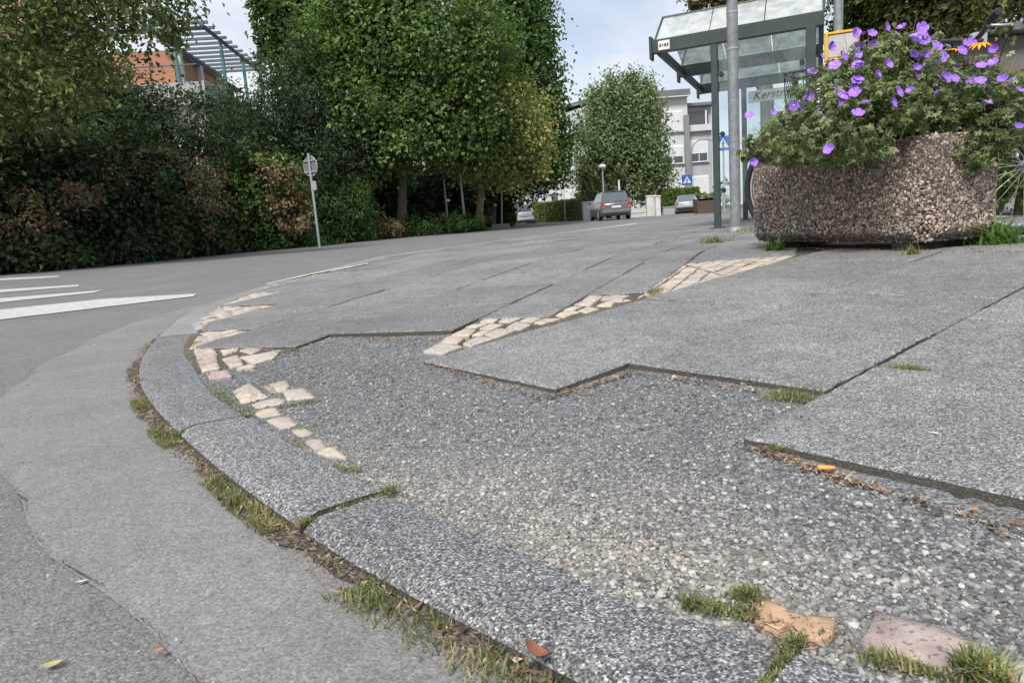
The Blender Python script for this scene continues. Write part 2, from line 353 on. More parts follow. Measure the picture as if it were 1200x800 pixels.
def inset(poly, d):
    n = len(poly); o = []
    for i in range(n):
        a, b, c = Vector(poly[i - 1][:2]), Vector(poly[i][:2]), Vector(poly[(i + 1) % n][:2])
        e1, e2 = (b - a).normalized(), (c - b).normalized(); n1, n2 = Vector((-e1.y, e1.x)), Vector((-e2.y, e2.x))
        m = n1 + n2; q = max(.35, m.length_squared / 2); m = m / q if q else m
        o.append(tuple(b + m * d * min(1, .5 * 2) if m.length < 3 else b))
    return o
def clip(poly, a, b):
    """keep the part of poly to the left of line a->b"""
    o = []; sd_ = lambda p: (b[0] - a[0]) * (p[1] - a[1]) - (b[1] - a[1]) * (p[0] - a[0])
    for i in range(len(poly)):
        p, q = poly[i], poly[(i + 1) % len(poly)]; s, t = sd_(p), sd_(q)
        if s >= 0: o.append(p)
        if (s >= 0) != (t >= 0) and s != t:
            k = s / (s - t); o.append((p[0] + k * (q[0] - p[0]), p[1] + k * (q[1] - p[1])))
    return o
def clipconv(poly, cv):
    for i in range(len(cv)):
        if len(poly) < 3: return []
        poly = clip(poly, cv[i], cv[(i + 1) % len(cv)])
    return poly if len(poly) > 2 else []
def inside(p, poly):
    x, y = p; r = False; j = len(poly) - 1
    for i in range(len(poly)):
        xi, yi = poly[i][:2]; xj, yj = poly[j][:2]
        if (yi > y) != (yj > y) and x < (xj - xi) * (y - yi) / (yj - yi) + xi: r = not r
        j = i
    return r
def spline(P, k=8):
    P = [np.array(p, float) for p in P]; o = []
    for i in range(len(P) - 1):
        a, b, c, d = P[max(i - 1, 0)], P[i], P[i + 1], P[min(i + 2, len(P) - 1)]
        for t in np.linspace(0, 1, k, endpoint=False): o.append(.5 * (2 * b + (c - a) * t + (2 * a - 5 * b + 4 * c - d) * t * t + (3 * b - a - 3 * c + d) * t ** 3))
    return o + [P[-1]]
def rotm(ax, ang): return Matrix.Rotation(ang, 3, ax)
def frame(fwd, up=(0, 0, 1)):
    f = Vector(fwd).normalized(); r = f.cross(Vector(up)).normalized(); u = r.cross(f); return Matrix((r, f, u)).transposed()

# ------------------------------------------------------------------ levels
E1 = np.array([.415, .910]); E2 = np.array([.910, -.415])          # the main road runs along E1
def zg(x, y):                                                        # finished level of the footway: dropped at the corner, rising away from the kerb
    t = min(max((.8 * x + .6 * y - .40) / 2.9, 0), 1); return .035 + .15 * t
def kwid(y): return .15 + .036 * max(0, min(1, (y - 1.7) / .7)) * max(0, min(1, (4.3 - y) / .8))
def zroad(x, y):
    e2 = .910 * x - .415 * y; return .07 * min(max((-4.2 - e2) / 12, 0), 1) + .0035 * max(0, y - 12)

def sheet(name, poly, mat, zf, step, kind='structure', parent=None, dz=0):
    """a levelled sheet: grid cells clipped to a polygon"""
    poly = ccw(poly); xs = [p[0] for p in poly]; ys = [p[1] for p in poly]; m = MB(); m_idx = {}
    x = math.floor(min(xs) / step) * step
    while x < max(xs):
        y = math.floor(min(ys) / step) * step
        while y < max(ys):
            c = [(x, y), (x + step, y), (x + step, y + step), (x, y + step)]
            q = clipconv(c, poly) if poly_convex(poly) else (c if inside((x + step / 2, y + step / 2), poly) else [])
            if q: m.add([(a, b, zf(a, b) + dz) for a, b in q], [tuple(range(len(q)))])
            y += step
        x += step
    o = m.build(name, mat, parent)
    if kind and parent is None: o['kind'] = kind
    return o
def rough_edge(poly, step, j, chip=0.0):
    o = []; n = len(poly); C = np.mean(np.array(poly), 0)
    for i in range(n):
        p, q = np.array(poly[i], float), np.array(poly[(i + 1) % n], float); d = q - p; L_ = np.linalg.norm(d); d /= max(L_, 1e-9); nr = np.array([-d[1], d[0]]); k = max(1, int(L_ / step))
        if k == 1: o.append(tuple(p)); continue
        o.append(tuple(p + (C - p) / np.linalg.norm(C - p) * (random.uniform(0, 2) * j)))
        for m in range(1, k):
            off = random.uniform(-.3, 1) * j + (chip * random.random() if random.random() < .07 else 0); o.append(tuple(p + d * L_ * (m + random.uniform(-.25, .25)) / k + nr * off))
    return o
def poly_convex(p):
    for i in range(len(p)):
        a, b, c = p[i - 1], p[i], p[(i + 1) % len(p)]
        if (b[0] - a[0]) * (c[1] - b[1]) - (b[1] - a[1]) * (c[0] - b[0]) < -1e-9: return False
    return True

# ------------------------------------------------------------------ ground and roads
g = MB(); R_ = 900
g.add([(-R_, -R_, -.06), (R_, -R_, -.06), (R_, R_, -.06), (-R_, R_, -.06)], [(0, 1, 2, 3)]); tag(g.build('ground', M['ground']), kind='structure')
sheet('road', [(-40, -6), (30, -6), (60, 34), (40, 52), (-8, 50), (-40, 10)], M['asphalt'], zroad, 1.0)
road = bpy.data.objects['road']

KO = [(1.5, -.95), (.62, .02), (.054, .559), (-.319, .939), (-.755, 1.49), (-1.181, 2.119), (-1.50, 2.75), (-1.71, 3.35), (-1.90, 4.05), (-1.96, 4.7), (-1.86, 5.4), (-1.42, 7.05), (-.50, 9.05), (.85, 12.0), (2.2, 14.95), (3.5, 17.8), (4.15, 18.9), (5.2, 19.6), (6.6, 19.5), (9.5, 18.2), (16, 15.25)]
KS = spline(KO, 10)
cum = np.concatenate([[0], np.cumsum([np.linalg.norm(KS[i + 1] - KS[i]) for i in range(len(KS) - 1)])])
def kp(s):
    s = min(max(s, 0), cum[-1] - 1e-6); i = int(np.searchsorted(cum, s, 'right') - 1); t = (s - cum[i]) / (cum[i + 1] - cum[i])
    p = KS[i] * (1 - t) + KS[i + 1] * t; a, b = kq(s - .12), kq(s + .12); d = (b - a) / np.linalg.norm(b - a); return p, d, np.array([d[1], -d[0]])
def kq(s):
    s = min(max(s, 0), cum[-1] - 1e-6); i = int(np.searchsorted(cum, s, 'right') - 1); t = (s - cum[i]) / (cum[i + 1] - cum[i]); return KS[i] * (1 - t) + KS[i + 1] * t
SOF_S = np.linspace(0, cum[-1], 6000); SOF_P = np.array([kq(s) for s in SOF_S])
def sof(pt): return float(SOF_S[int(np.argmin(((SOF_P - np.array(pt)) ** 2).sum(1)))])
KW = .15
# pale mended strip along the gutter, ragged outer edge
gs = MB(); vs = []; n_ = 0
s = 0.0
while s < sof((-1.42, 7.05)):
    p, d, nr = kp(s); w = .150 + .21 * min(1, max(0, (p[1] - .6) / 1.4)) + .012 * math.sin(s * 9)
    a = p - nr * .005; b = p - nr * (.045 + w)
    for k in range(5):
        q = a + (b - a) * k / 4; vs.append((q[0], q[1], zroad(*q) + .010 - (.006 if k == 4 else 0) - .002 * k / 4))
    n_ += 1; s += .05
gs.add(vs, [(i * 5 + k, i * 5 + k + 1, (i + 1) * 5 + k + 1, (i + 1) * 5 + k) for i in range(n_ - 1) for k in range(4)], True)
tag(gs.build('gutter_strip', M['asphalt_pale']), kind='structure')
# open seam where the mended strip meets the old asphalt
sv = []; s = .3
while s < sof((-1.71, 3.35)):
    p, d, nr = kp(s); w = .150 + .21 * min(1, max(0, (p[1] - .6) / 1.4)) + .012 * math.sin(s * 9); e = .0034 * max(0, math.sin(s * 23) * math.sin(s * 7.1 + 1) + .35) * random.random() + .00015; w += random.uniform(-.003, .003)
    for q in (p - nr * (.046 + w - e * .6), p - nr * (.046 + w + e * .6)): sv.append((q[0], q[1], zroad(*q) + .0125))
    s += .011
sm_ = MB(); sm_.add(sv, [(i * 2, i * 2 + 1, i * 2 + 3, i * 2 + 2) for i in range(len(sv) // 2 - 1)]); sm_.build('seam', M['soil'], road)
# dirt joint between road and kerb
dj = MB(); vs = []; n_ = 0; s = 0.0
while s < sof((-.50, 9.05)):
    p, d, nr = kp(s)
    for k, q in enumerate((p - nr * (.024 + .014 * math.sin(s * 7.3) + .008 * math.sin(s * 31) + .006 * random.random()), p + nr * .02)): vs.append((q[0], q[1], zroad(*q) + .0125 + .003 * random.random()))
    n_ += 1; s += .05
dj.add(vs, [(i * 2, i * 2 + 1, i * 2 + 3, i * 2 + 2) for i in range(n_ - 1)], True); tag(dj.build('dirt_joint', M['soil']), kind='structure')

# zebra stripes: each its own painted sheet on the road
ZS = [[(-4.232, 5.159), (-3.764, 5.048), (-2.736, 5.978), (-2.832, 6.263), (-3.8, 6.421), (-4.448, 5.988), (-4.778, 5.84)],
      [(-5.592, 6.855), (-5.127, 6.921), (-4.466, 7.442), (-4.551, 7.783), (-5.609, 7.584), (-6.05, 7.426)],
      [(-7.239, 8.909), (-6.494, 8.799), (-5.545, 8.914), (-5.832, 9.382), (-7.004, 9.5), (-7.921, 9.759)],
      [(-10.795, 13.347), (-9.446, 12.859), (-8.108, 12.515), (-8.529, 13.172), (-10.184, 13.873), (-11.674, 14.443)]]
for zp in ZS:
    zp = rough_edge(ccw(zp), .05, .014, .02); m = MB(); m.add([(x, y, zroad(x, y) + .006) for x, y in zp], [tuple(range(len(zp)))]); m.build('zebra_stripe', M['mark'], road)
ML = [[(-1.9, 5.408), (-1.71, 5.891), (-1.28, 6.419), (-1.25, 6.261), (-1.606, 5.833), (-1.862, 5.317)], [(0.861, 10.846), (3.014, 15.755), (2.814, 14.618), (1.47, 11.966)]]
for zi, zp in enumerate(ML):
    zp = rough_edge(ccw(zp), .08, .012, .02); m = MB(); m.add([(x, y, zg(x, y) + .007) for x, y in zp], [tuple(range(len(zp)))]); m.build('edge_line', M['cobble'] if zi == 0 else M['mark'], road)

# far side: kerb, verge and footway under the hedge
FA, FD = np.array([-12.6, 16.9]), np.array([.50, .866]); FN = np.array([-.866, .5])
def fpt(t, n): return FA + FD * t + FN * n
fk = tag(bpy.data.objects.new('far_kerb', None), kind='structure'); link(fk)
for i in range(-6, 26):
    a, b, c, d = fpt(i + .006, 0), fpt(i + .994, 0), fpt(i + .994, .15), fpt(i + .006, .15); z0 = zroad(*a)
    MB().prism(ccw([a, b, c, d]), lambda x, y: zroad(x, y) + .05, .2, .008).build('kerb_stone', M['kerb_pale'], fk)
sheet('verge', [fpt(-20, .152), fpt(30, .152), fpt(30, 12), fpt(-20, 12)], M['dirt'], lambda x, y: zroad(x, y) + .045 + .10 * max(0, ((np.array([x, y]) - FA) @ FN) - 2.5), 1.0)

# ------------------------------------------------------------------ near kerb
kerb = tag(bpy.data.objects.new('kerb', None), kind='structure'); link(kerb)
js = [sof(p) for p in ((.208, .542), (-.326, .963), (-.772, 1.526), (-1.215, 2.18), (-1.625, 3.10))]
js = [js[0] - 1.45, js[0] - .73] + js
while js[-1] < cum[-1] - 1.2: js.append(js[-1] + (.78 if js[-1] < 9 else 1.0))
for i in range(len(js) - 1):
    a, b = js[i] + .006, js[i + 1] - .006; m = 7; ring = []
    for k in range(m + 1):
        p, d, nr = kp(a + (b - a) * k / m); zz = zg(*p) + .002 * math.sin(i * 2.3)
        kw = kwid(p[1]) / .15
        rise = [(-.004, -.16), (.0, -.012), (.012, -.002), (.03, .003), (.075, .0025), (.12, .001), (.142, -.001), (.15, -.010), (.15, -.16)]
        ring.append([(p[0] + nr[0] * u * kw, p[1] + nr[1] * u * kw, zz + v) for u, v in rise])
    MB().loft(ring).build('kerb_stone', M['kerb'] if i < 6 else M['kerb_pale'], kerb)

# ------------------------------------------------------------------ footway base, slabs
def kin(s, w=.156): p, d, nr = kp(s); return tuple(p + nr * (w + (kwid(p[1]) - .15 if w > .152 else 0)))
GRAVEL = [(-0.258, 2.003), (0.071, 1.533), (0.295, 1.675), (0.593, 1.311), (0.39, 1.083), (0.589, 0.752)]
near_in = [kin(s, .12) for s in np.linspace(sof((.75, -.1)), sof((-1.2, 2.15)), 26)]
BED = near_in + [(-0.995, 2.137), (-0.858, 2.244), (-0.849, 2.437), (-0.664, 2.721), (-0.216, 2.41), (-0.263, 2.051)] + GRAVEL[1:] + [(0.61, 0.641), (.95, .1)]
base_poly = [tuple(kp(s)[0] + kp(s)[2] * .12) for s in np.linspace(0, cum[-1], 120)] + [(30, 10), (30, -6), (4, -6)]
def zbase(x, y):
    low = y < 3.2 and x < 1.6 and any(inside((x + a, y + b), BED) for a in (-.06, 0, .06) for b in (-.06, 0, .06))
    return zg(x, y) - (.03 if low else .0085)
pm = MB(); st_ = .25
bp = ccw(base_poly)
xs = np.arange(-2.5, 8.01, st_)
def cellfill(m, poly, x0, x1, y0, y1, step, zf):
    cut = [p for p in poly]
    for x in np.arange(x0, x1, step):
        for y in np.arange(y0, y1, step):
            if inside((x + step / 2, y + step / 2), cut): m.add([(a, b, zf(a, b)) for a, b in ((x, y), (x + step, y), (x + step, y + step), (x, y + step))], [(0, 1, 2, 3)])
cellfill(pm, bp, -2.5, 1.75, -1, 3.5, .0625, zbase); cellfill(pm, bp, 1.75, 8, -1, 3.5, .125, zbase); cellfill(pm, bp, -2.5, 8, 3.5, 20.5, .125, zbase); cellfill(pm, bp, 8, 30, -6, 20, 1.0, zbase); cellfill(pm, bp, 0, 8, -6, -1, 1.0, zbase)
pave = tag(pm.build('pavement', M['soil']), kind='structure')

def slab_piece(poly, dz=0, tilt=None, th=.045, name='paving_slab', mat='slab', ch=.004):
    poly = ccw(poly); c = np.mean(np.array(poly), 0); tx, ty = tilt or (0, 0)
    f = lambda x, y: zg(x, y) + dz + tx * (x - c[0]) + ty * (y - c[1])
    if c[1] < 3.3 and abs(c[0]) < 2.2: poly = rough_edge(poly, .016, .0016, .006)
    elif c[1] < 6: poly = rough_edge(poly, .06, .0022, .008)
    z0 = f(*c); m = MB().prism([(x - c[0], y - c[1]) for x, y in poly], lambda x, y: f(x + c[0], y + c[1]) - z0, th, ch)
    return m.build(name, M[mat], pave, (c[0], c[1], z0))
GAP = .0022
def ab(o, u, v): return (o[0] + NU[0] * u + NV[0] * v, o[1] + NU[1] * u + NV[1] * v)
# near field: rows along NU (38 deg); row 0 lies along the long cobble strip
an = math.radians(38.5); NU = (math.cos(an), math.sin(an)); NV = (math.sin(an), -math.cos(an))
O0 = (-0.258, 2.003)
def uv(p): d = (p[0] - O0[0], p[1] - O0[1]); return d[0] * NU[0] + d[1] * NU[1], d[0] * NV[0] + d[1] * NV[1]
L1 = uv((0.071, 1.533)); L1b = uv((0.295, 1.675)); L2 = uv((0.593, 1.311)); L2b = uv((0.39, 1.083))
slabs = []
V1 = (L1[1] + L1b[1]) / 2; V2 = (L2[1] + L2b[1]) / 2; PW = .5
rows = [(0.0, V1, L1[0] * .5), (V1, V2, L1b[0]), (V2, V2 + PW, L2b[0])]
for k in range(1, 14): rows.append((V2 + PW * k, V2 + PW * (k + 1), L2b[0] + (.27 if k % 2 else .0) + .5))
for ri, (v0, v1, u0) in enumerate(rows):
    u = u0 + (.5 * (ri - 3) * .75 if ri > 3 else 0)
    while u < 13:
        slabs.append([ab(O0, u + GAP, v0 + GAP), ab(O0, u + .505 - GAP, v0 + GAP), ab(O0, u + .505 - GAP, v1 - GAP), ab(O0, u + GAP, v1 - GAP)]); u += .505
# far field: columns along E1, stepped against the kerb and against the cobble strip
def ef(e1, e2): return (E1[0] * e1 + E2[0] * e2, E1[1] * e1 + E2[1] * e2)
cols = [(-4.02, -3.845, 5.35), (-3.845, -3.335, 3.62), (-3.335, -2.825, 3.03), (-2.825, -2.31, 2.29), (-2.31, -1.755, 1.93), (-1.755, -1.195, 2.115), (-1.195, -.90, 2.32), (-.90, -.635, 2.77), (-.635, -.10, 3.70), (-.10, .42, 4.30), (.42, .94, 4.5)]
for k in range(24): cols.append((.94 + .515 * k, .94 + .515 * (k + 1), 4.2 - .2 * k))
for a, b, s0 in cols:
    e = s0
    while e < 24:
        slabs.append([ef(e + GAP, a + GAP), ef(e + GAP, b - GAP), ef(e + .53 - GAP, b - GAP), ef(e + .53 - GAP, a + GAP)]); e += .53
KSA = np.array(KS)
def kerbdist(p):
    i = int(np.argmin(((KSA - np.array(p)) ** 2).sum(1))); i = min(max(i, 1), len(KS) - 2); t = KS[i + 1] - KS[i - 1]; t /= np.linalg.norm(t)
    w = np.array(p) - KS[i]; return t[1] * w[0] - t[0] * w[1]
STRIP_LOW = [(-0.258, 2.003), (0.016, 2.237), (0.34, 2.505), (0.554, 2.692), (0.964, 2.903), (1.238, 3.236), (1.474, 3.457)]
keep = []
for i, p in enumerate(slabs):
    c = np.mean(np.array(p), 0)
    if c[1] < -1.5 or c[1] > 19 or c[0] > 9.5: continue
    keep.append((float(np.hypot(*c)), i, p))
NEARCOUNT = 0
for ri, (v0, v1, u0) in enumerate(rows):
    u = u0 + (.5 * (ri - 3) * .75 if ri > 3 else 0)
    while u < 13: NEARCOUNT += 1; u += .505
final = []
for d, i, p in sorted(keep, key=lambda t: t[0]):
    c = np.mean(np.array(p), 0); kd = min(kerbdist(q) for q in p)
    if i >= NEARCOUNT:
        # far field stays on its own side of the strip
        if max(uv(q)[1] for q in p) > -.005: continue
        if kd < .20:
            s_ = sof(c); pk, dk, nk = kp(s_); a_ = pk + nk * (kwid(pk[1]) + .008); p = clip(ccw(p), tuple(a_ + dk), tuple(a_)); p = [] if len(p) < 3 else p
            if len(p) < 3 or abs(area(p)) < .012: continue
            if kerbdist(np.mean(np.array(p), 0)) < .15: continue
    else:
        if kd < .16: continue
    final.append((d, p))
rest = MB()
for k, (d, p) in enumerate(final):
    vis = abs(math.atan2(np.mean([q[0] for q in p]), max(.05, np.mean([q[1] for q in p])))) < .75
    if k < 330 and len([1 for ch in pave.children]) < 285:
        slab_piece(p, random.uniform(-.0025, .0025), (random.uniform(-.006, .006), random.uniform(-.006, .006)))
    else: rest.prism(ccw(p), lambda x, y: zg(x, y) + random.uniform(-.0005, .0005), .04)
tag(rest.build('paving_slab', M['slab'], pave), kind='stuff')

# ------------------------------------------------------------------ cobbles
COBS = []
def cobble(poly, dz=0, mat='cobble', ch=.0035, th=.05):
    poly = ccw(poly); c = np.mean(np.array(poly), 0); COBS.append(poly)
    # a dressed stone: slightly domed, corners knocked off
    pts = []
    n = len(poly)
    for i in range(n):
        p, q = np.array(poly[i]), np.array(poly[(i + 1) % n]); L_ = np.linalg.norm(q - p)
        k = min(.18, .008 / max(L_, 1e-4)); j = lambda: np.array([random.uniform(-1, 1), random.uniform(-1, 1)]) * min(.002, L_ * .03)
        pts += [p + (q - p) * k + j(), p + (q - p) * .5 + j(), p + (q - p) * (1 - k) + j()]
    z0 = zg(*c) + dz; tx, ty = random.uniform(-.018, .018), random.uniform(-.018, .018); m = MB(); N_ = len(pts)
    lv = [(1.0, -th), (1.0, -ch), (.955, -.0012), (.5, .0008)]; vs = []
    for sc, h in lv:
        for p in pts:
            w = (p - c) * sc; vs.append((w[0], w[1], zg(c[0] + w[0], c[1] + w[1]) - zg(*c) + h + tx * w[0] + ty * w[1] + random.uniform(-.0006, .0006)))
    vs.append((0, 0, .001)); fs = []
    for l in range(3): fs += [(l * N_ + k, l * N_ + (k + 1) % N_, (l + 1) * N_ + (k + 1) % N_, (l + 1) * N_ + k) for k in range(N_)]
    fs += [(3 * N_ + k, 3 * N_ + (k + 1) % N_, 4 * N_) for k in range(N_)]
    m.add(vs, fs[:2 * N_]); m.f += [tuple(f) for f in fs[2 * N_:]]; m.sm += [True] * (len(fs) - 2 * N_); return m.build('cobble', M[mat], pave, (c[0], c[1], z0))
A_ = [[(-0.285, 2.131), (-0.239, 2.243), (-0.16, 2.149), (-0.216, 2.069)], [(-0.239, 2.254), (-0.218, 2.342), (-0.159, 2.289), (-0.183, 2.2)], [(-0.212, 2.357), (-0.166, 2.459), (-0.123, 2.418), (-0.148, 2.3)], [(-0.161, 2.187), (-0.114, 2.286), (-0.059, 2.218), (-0.129, 2.132)], [(-0.139, 2.313), (-0.102, 2.385), (-0.071, 2.362), (-0.098, 2.294)], [(-0.17, 2.481), (-0.139, 2.532), (-0.082, 2.505), (-0.127, 2.447)], [(-0.091, 2.302), (-0.044, 2.381), (0.016, 2.317), (-0.054, 2.221)], [(-0.118, 2.555), (-0.082, 2.646), (-0.037, 2.607), (-0.067, 2.517)], [(-0.115, 2.419), (-0.076, 2.498), (-0.025, 2.457), (-0.067, 2.376)], [(-0.046, 2.507), (-0.017, 2.601), (0.048, 2.556), (-0.002, 2.474)], [(-0.019, 2.372), (0.019, 2.471), (0.072, 2.387), (0.028, 2.31)], [(0.032, 2.477), (0.071, 2.54), (0.114, 2.487), (0.077, 2.421)], [(0.079, 2.403), (0.127, 2.479), (0.184, 2.439), (0.114, 2.373)], [(0.167, 2.511), (0.21, 2.592), (0.262, 2.53), (0.191, 2.449)], [(0.205, 2.613), (0.252, 2.673), (0.283, 2.632), (0.244, 2.576)], [(0.257, 2.558), (0.306, 2.614), (0.336, 2.54), (0.278, 2.491)], [(0.257, 2.705), (0.298, 2.766), (0.346, 2.714), (0.31, 2.637)], [(0.301, 2.784), (0.342, 2.899), (0.396, 2.837), (0.349, 2.735)], [(0.333, 2.61), (0.383, 2.689), (0.411, 2.657), (0.384, 2.563)], [(0.399, 2.834), (0.453, 2.841), (0.496, 2.783), (0.448, 2.712), (0.37, 2.738)], [(0.386, 2.706), (0.446, 2.699), (0.479, 2.658), (0.421, 2.649)]]
grow = lambda q, k=1.05: [tuple(np.mean(np.array(q), 0) + (np.array(p) - np.mean(np.array(q), 0)) * k) for p in q]
for q in A_: cobble(grow(q), -.003)
cobble([(-0.293, 2.043), (-0.279, 2.098), (-0.226, 2.037), (-0.253, 1.961)], -.02, 'cobble_grey')
for q in [[(-1.083, 2.322), (-1.036, 2.354), (-0.984, 2.255), (-1.029, 2.224)], [(-1.132, 2.426), (-1.088, 2.47), (-1.039, 2.367), (-1.093, 2.342)], [(-1.19, 2.539), (-1.13, 2.57), (-1.088, 2.478), (-1.144, 2.446)], [(-1.251, 2.662), (-1.19, 2.68), (-1.136, 2.585), (-1.199, 2.556)], [(-1.312, 2.794), (-1.281, 2.814), (-1.222, 2.704), (-1.256, 2.678)], [(-1.13, 2.619), (-1.057, 2.613), (-1.036, 2.541), (-1.064, 2.488)], [(-1.045, 2.423), (-1.008, 2.467), (-0.909, 2.262), (-0.949, 2.252)], [(-1.032, 2.547), (-1.011, 2.582), (-0.938, 2.536), (-0.949, 2.451)], [(-0.977, 2.415), (-0.908, 2.435), (-0.85, 2.467), (-0.825, 2.316), (-0.871, 2.258)], [(-0.913, 2.23), (-0.876, 2.26), (-0.85, 2.204), (-0.903, 2.195)]]: cobble(grow(q, 1.08), -.003)
cobble([(-1.013, 2.212), (-0.949, 2.221), (-0.881, 2.098), (-0.953, 2.093)], -.004, 'cobble_pink')
for q in [[(-0.805, 1.914), (-0.783, 1.976), (-0.723, 1.88), (-0.669, 1.797), (-0.727, 1.763)], [(-0.725, 1.927), (-0.675, 1.969), (-0.635, 1.885), (-0.644, 1.836), (-0.666, 1.841)], [(-0.646, 1.85), (-0.587, 1.846), (-0.526, 1.734), (-0.593, 1.731)], [(-0.696, 1.737), (-0.638, 1.776), (-0.604, 1.741), (-0.601, 1.7), (-0.657, 1.684)], [(-0.646, 1.632), (-0.644, 1.667), (-0.605, 1.672), (-0.572, 1.601), (-0.614, 1.591)], [(-0.596, 1.565), (-0.577, 1.587), (-0.54, 1.577), (-0.501, 1.5), (-0.535, 1.485)], [(-0.506, 1.466), (-0.476, 1.479), (-0.441, 1.419), (-0.465, 1.406)], [(-0.446, 1.369), (-0.438, 1.388), (-0.415, 1.381), (-0.387, 1.327), (-0.409, 1.31)], [(-0.403, 1.3), (-0.384, 1.322), (-0.369, 1.313), (-0.329, 1.247), (-0.375, 1.268)]]: cobble(grow(q, 1.07), -.007)
cobble([(0.229, 0.658), (0.251, 0.663), (0.269, 0.631), (0.304, 0.618), (0.282, 0.586), (0.256, 0.586), (0.219, 0.616)], -.006, 'cobble_orange', .010)
cobble([(0.341, 0.626), (0.395, 0.583), (0.415, 0.548), (0.396, 0.524), (0.356, 0.533), (0.302, 0.577)], -.008, 'cobble_pink', .010)
cobble([(0.407, 0.533), (0.434, 0.539), (0.419, 0.502), (0.394, 0.513)], -.008, 'cobble', .010)

def hull(P):
    P = sorted(set((round(x, 5), round(y, 5)) for x, y in P)); o = []
    for Q in (P, P[::-1]):
        h = []
        for p in Q:
            while len(h) > 1 and (h[-1][0] - h[-2][0]) * (p[1] - h[-2][1]) - (h[-1][1] - h[-2][1]) * (p[0] - h[-2][0]) <= 1e-7: h.pop()
            h.append(p)
        o += h[:-1]
    return o
def cobble_fill(poly, ang, a=.088, b=.078, gap=.0035):
    poly = hull(poly); ca, sa = math.cos(ang), math.sin(ang); C = np.mean(np.array(poly), 0); jit = {}
    def gp(i, j):
        if (i, j) not in jit:
            x = (i + (.5 if j % 2 else 0)) * a + random.uniform(-.13, .13) * a; y = j * b + random.uniform(-.14, .14) * b
            jit[(i, j)] = (C[0] + ca * x - sa * y, C[1] + sa * x + ca * y)
        return jit[(i, j)]
    for j in range(-16, 16):
        for i in range(-16, 16):
            dj_ = 0 if j % 2 == 0 else 1; dk = 0 if (j + 1) % 2 == 0 else 1
            q = [gp(i, j), gp(i + 1, j), gp(i + 1 + (0 if j % 2 == 0 else 1), j + 1), gp(i + (0 if j % 2 == 0 else 1), j + 1)]
            # square courses: every row keeps its own stagger
            x0 = (i + (.5 if j % 2 else 0)) * a; y0 = j * b
            r_ = random.Random(i * 131 + j * 17 + int(C[0] * 1000)); w0, w1, h0, h1 = [r_.uniform(-.1, .1) * a for _ in range(4)]
            q = [(x0 + w0, y0 + h0 * .5), (x0 + a + w1 * .4, y0 + h1 * .5), (x0 + a + w0 * .4, y0 + b + h0 * .4), (x0 + w1, y0 + b + h1 * .4)]
            q = [(C[0] + ca * x - sa * y, C[1] + sa * x + ca * y) for x, y in q]
            q = clipconv(ccw(q), poly)
            if len(q) > 2 and abs(area(q)) > .0013:
                qq = inset(q, gap)
                if area(qq) > .0008: cobble(qq, -.005 + random.uniform(-.002, .003))
TIP = lambda e1, e2: ef(e1, e2)
# wedge that widens towards the planter
cobble_fill([(0.498, 2.666), (0.714, 2.787), (0.964, 2.903), (0.934, 3.627), (0.581, 2.771)], math.radians(64))
cobble_fill([(0.967, 2.9), (1.238, 3.236), (1.474, 3.457), (1.277, 3.725), (0.937, 3.622)], math.radians(52))
# saw-tooth infill between the kerb and the corners of the slabs
for s_lo, s_hi, b_ in ((1.93, 2.285, -2.312), (2.29, 3.025, -2.825), (3.03, 3.615, -3.335)):
    a_, t_, u_ = ef(s_lo, b_), ef(s_hi, b_), ef(s_hi, b_ - .515)
    poly = [a_, t_] + ([u_] if kerbdist(u_) > .17 else []) + [kin(sof(u_)), kin((sof(u_) + sof(a_)) / 2), kin(sof(a_))]
    cobble_fill(poly, math.radians(62), .10, .075)
cobble_fill([ef(5.33, -3.845), kin(sof(ef(5.2, -4.1))), kin(sof(ef(4.6, -4.1))), kin(sof(ef(3.9, -3.9))), ef(3.75, -3.845)], math.radians(64), .10, .08)

# ------------------------------------------------------------------ missing slabs: gravel bed and stones
def zbed(x, y):
    return zg(x, y) - .0135 - .004 * math.sin(x * 5 + 1) * math.cos(y * 4) - .002 * math.sin(x * 17) * math.sin(y * 13 + 2)
def nearbed(x, y, e): return any(inside((x + a * e, y + b * e), BED) for a, b in ((0, 0), (1, 0), (-1, 0), (0, 1), (0, -1), (.7, .7), (-.7, .7), (.7, -.7), (-.7, -.7)))
bm = MB(); bst = .03
for bx_ in np.arange(-1.5, 1.3, bst):
    for by_ in np.arange(-.3, 3.0, bst):
        if nearbed(bx_ + bst / 2, by_ + bst / 2, .05) and kerbdist((bx_, by_)) > .05: bm.add([(a, b, zbed(a, b)) for a, b in ((bx_, by_), (bx_ + bst, by_), (bx_ + bst, by_ + bst), (bx_, by_ + bst))], [(0, 1, 2, 3)], True)
tag(bm.build('gravel_bed', M['bed']), kind='structure')

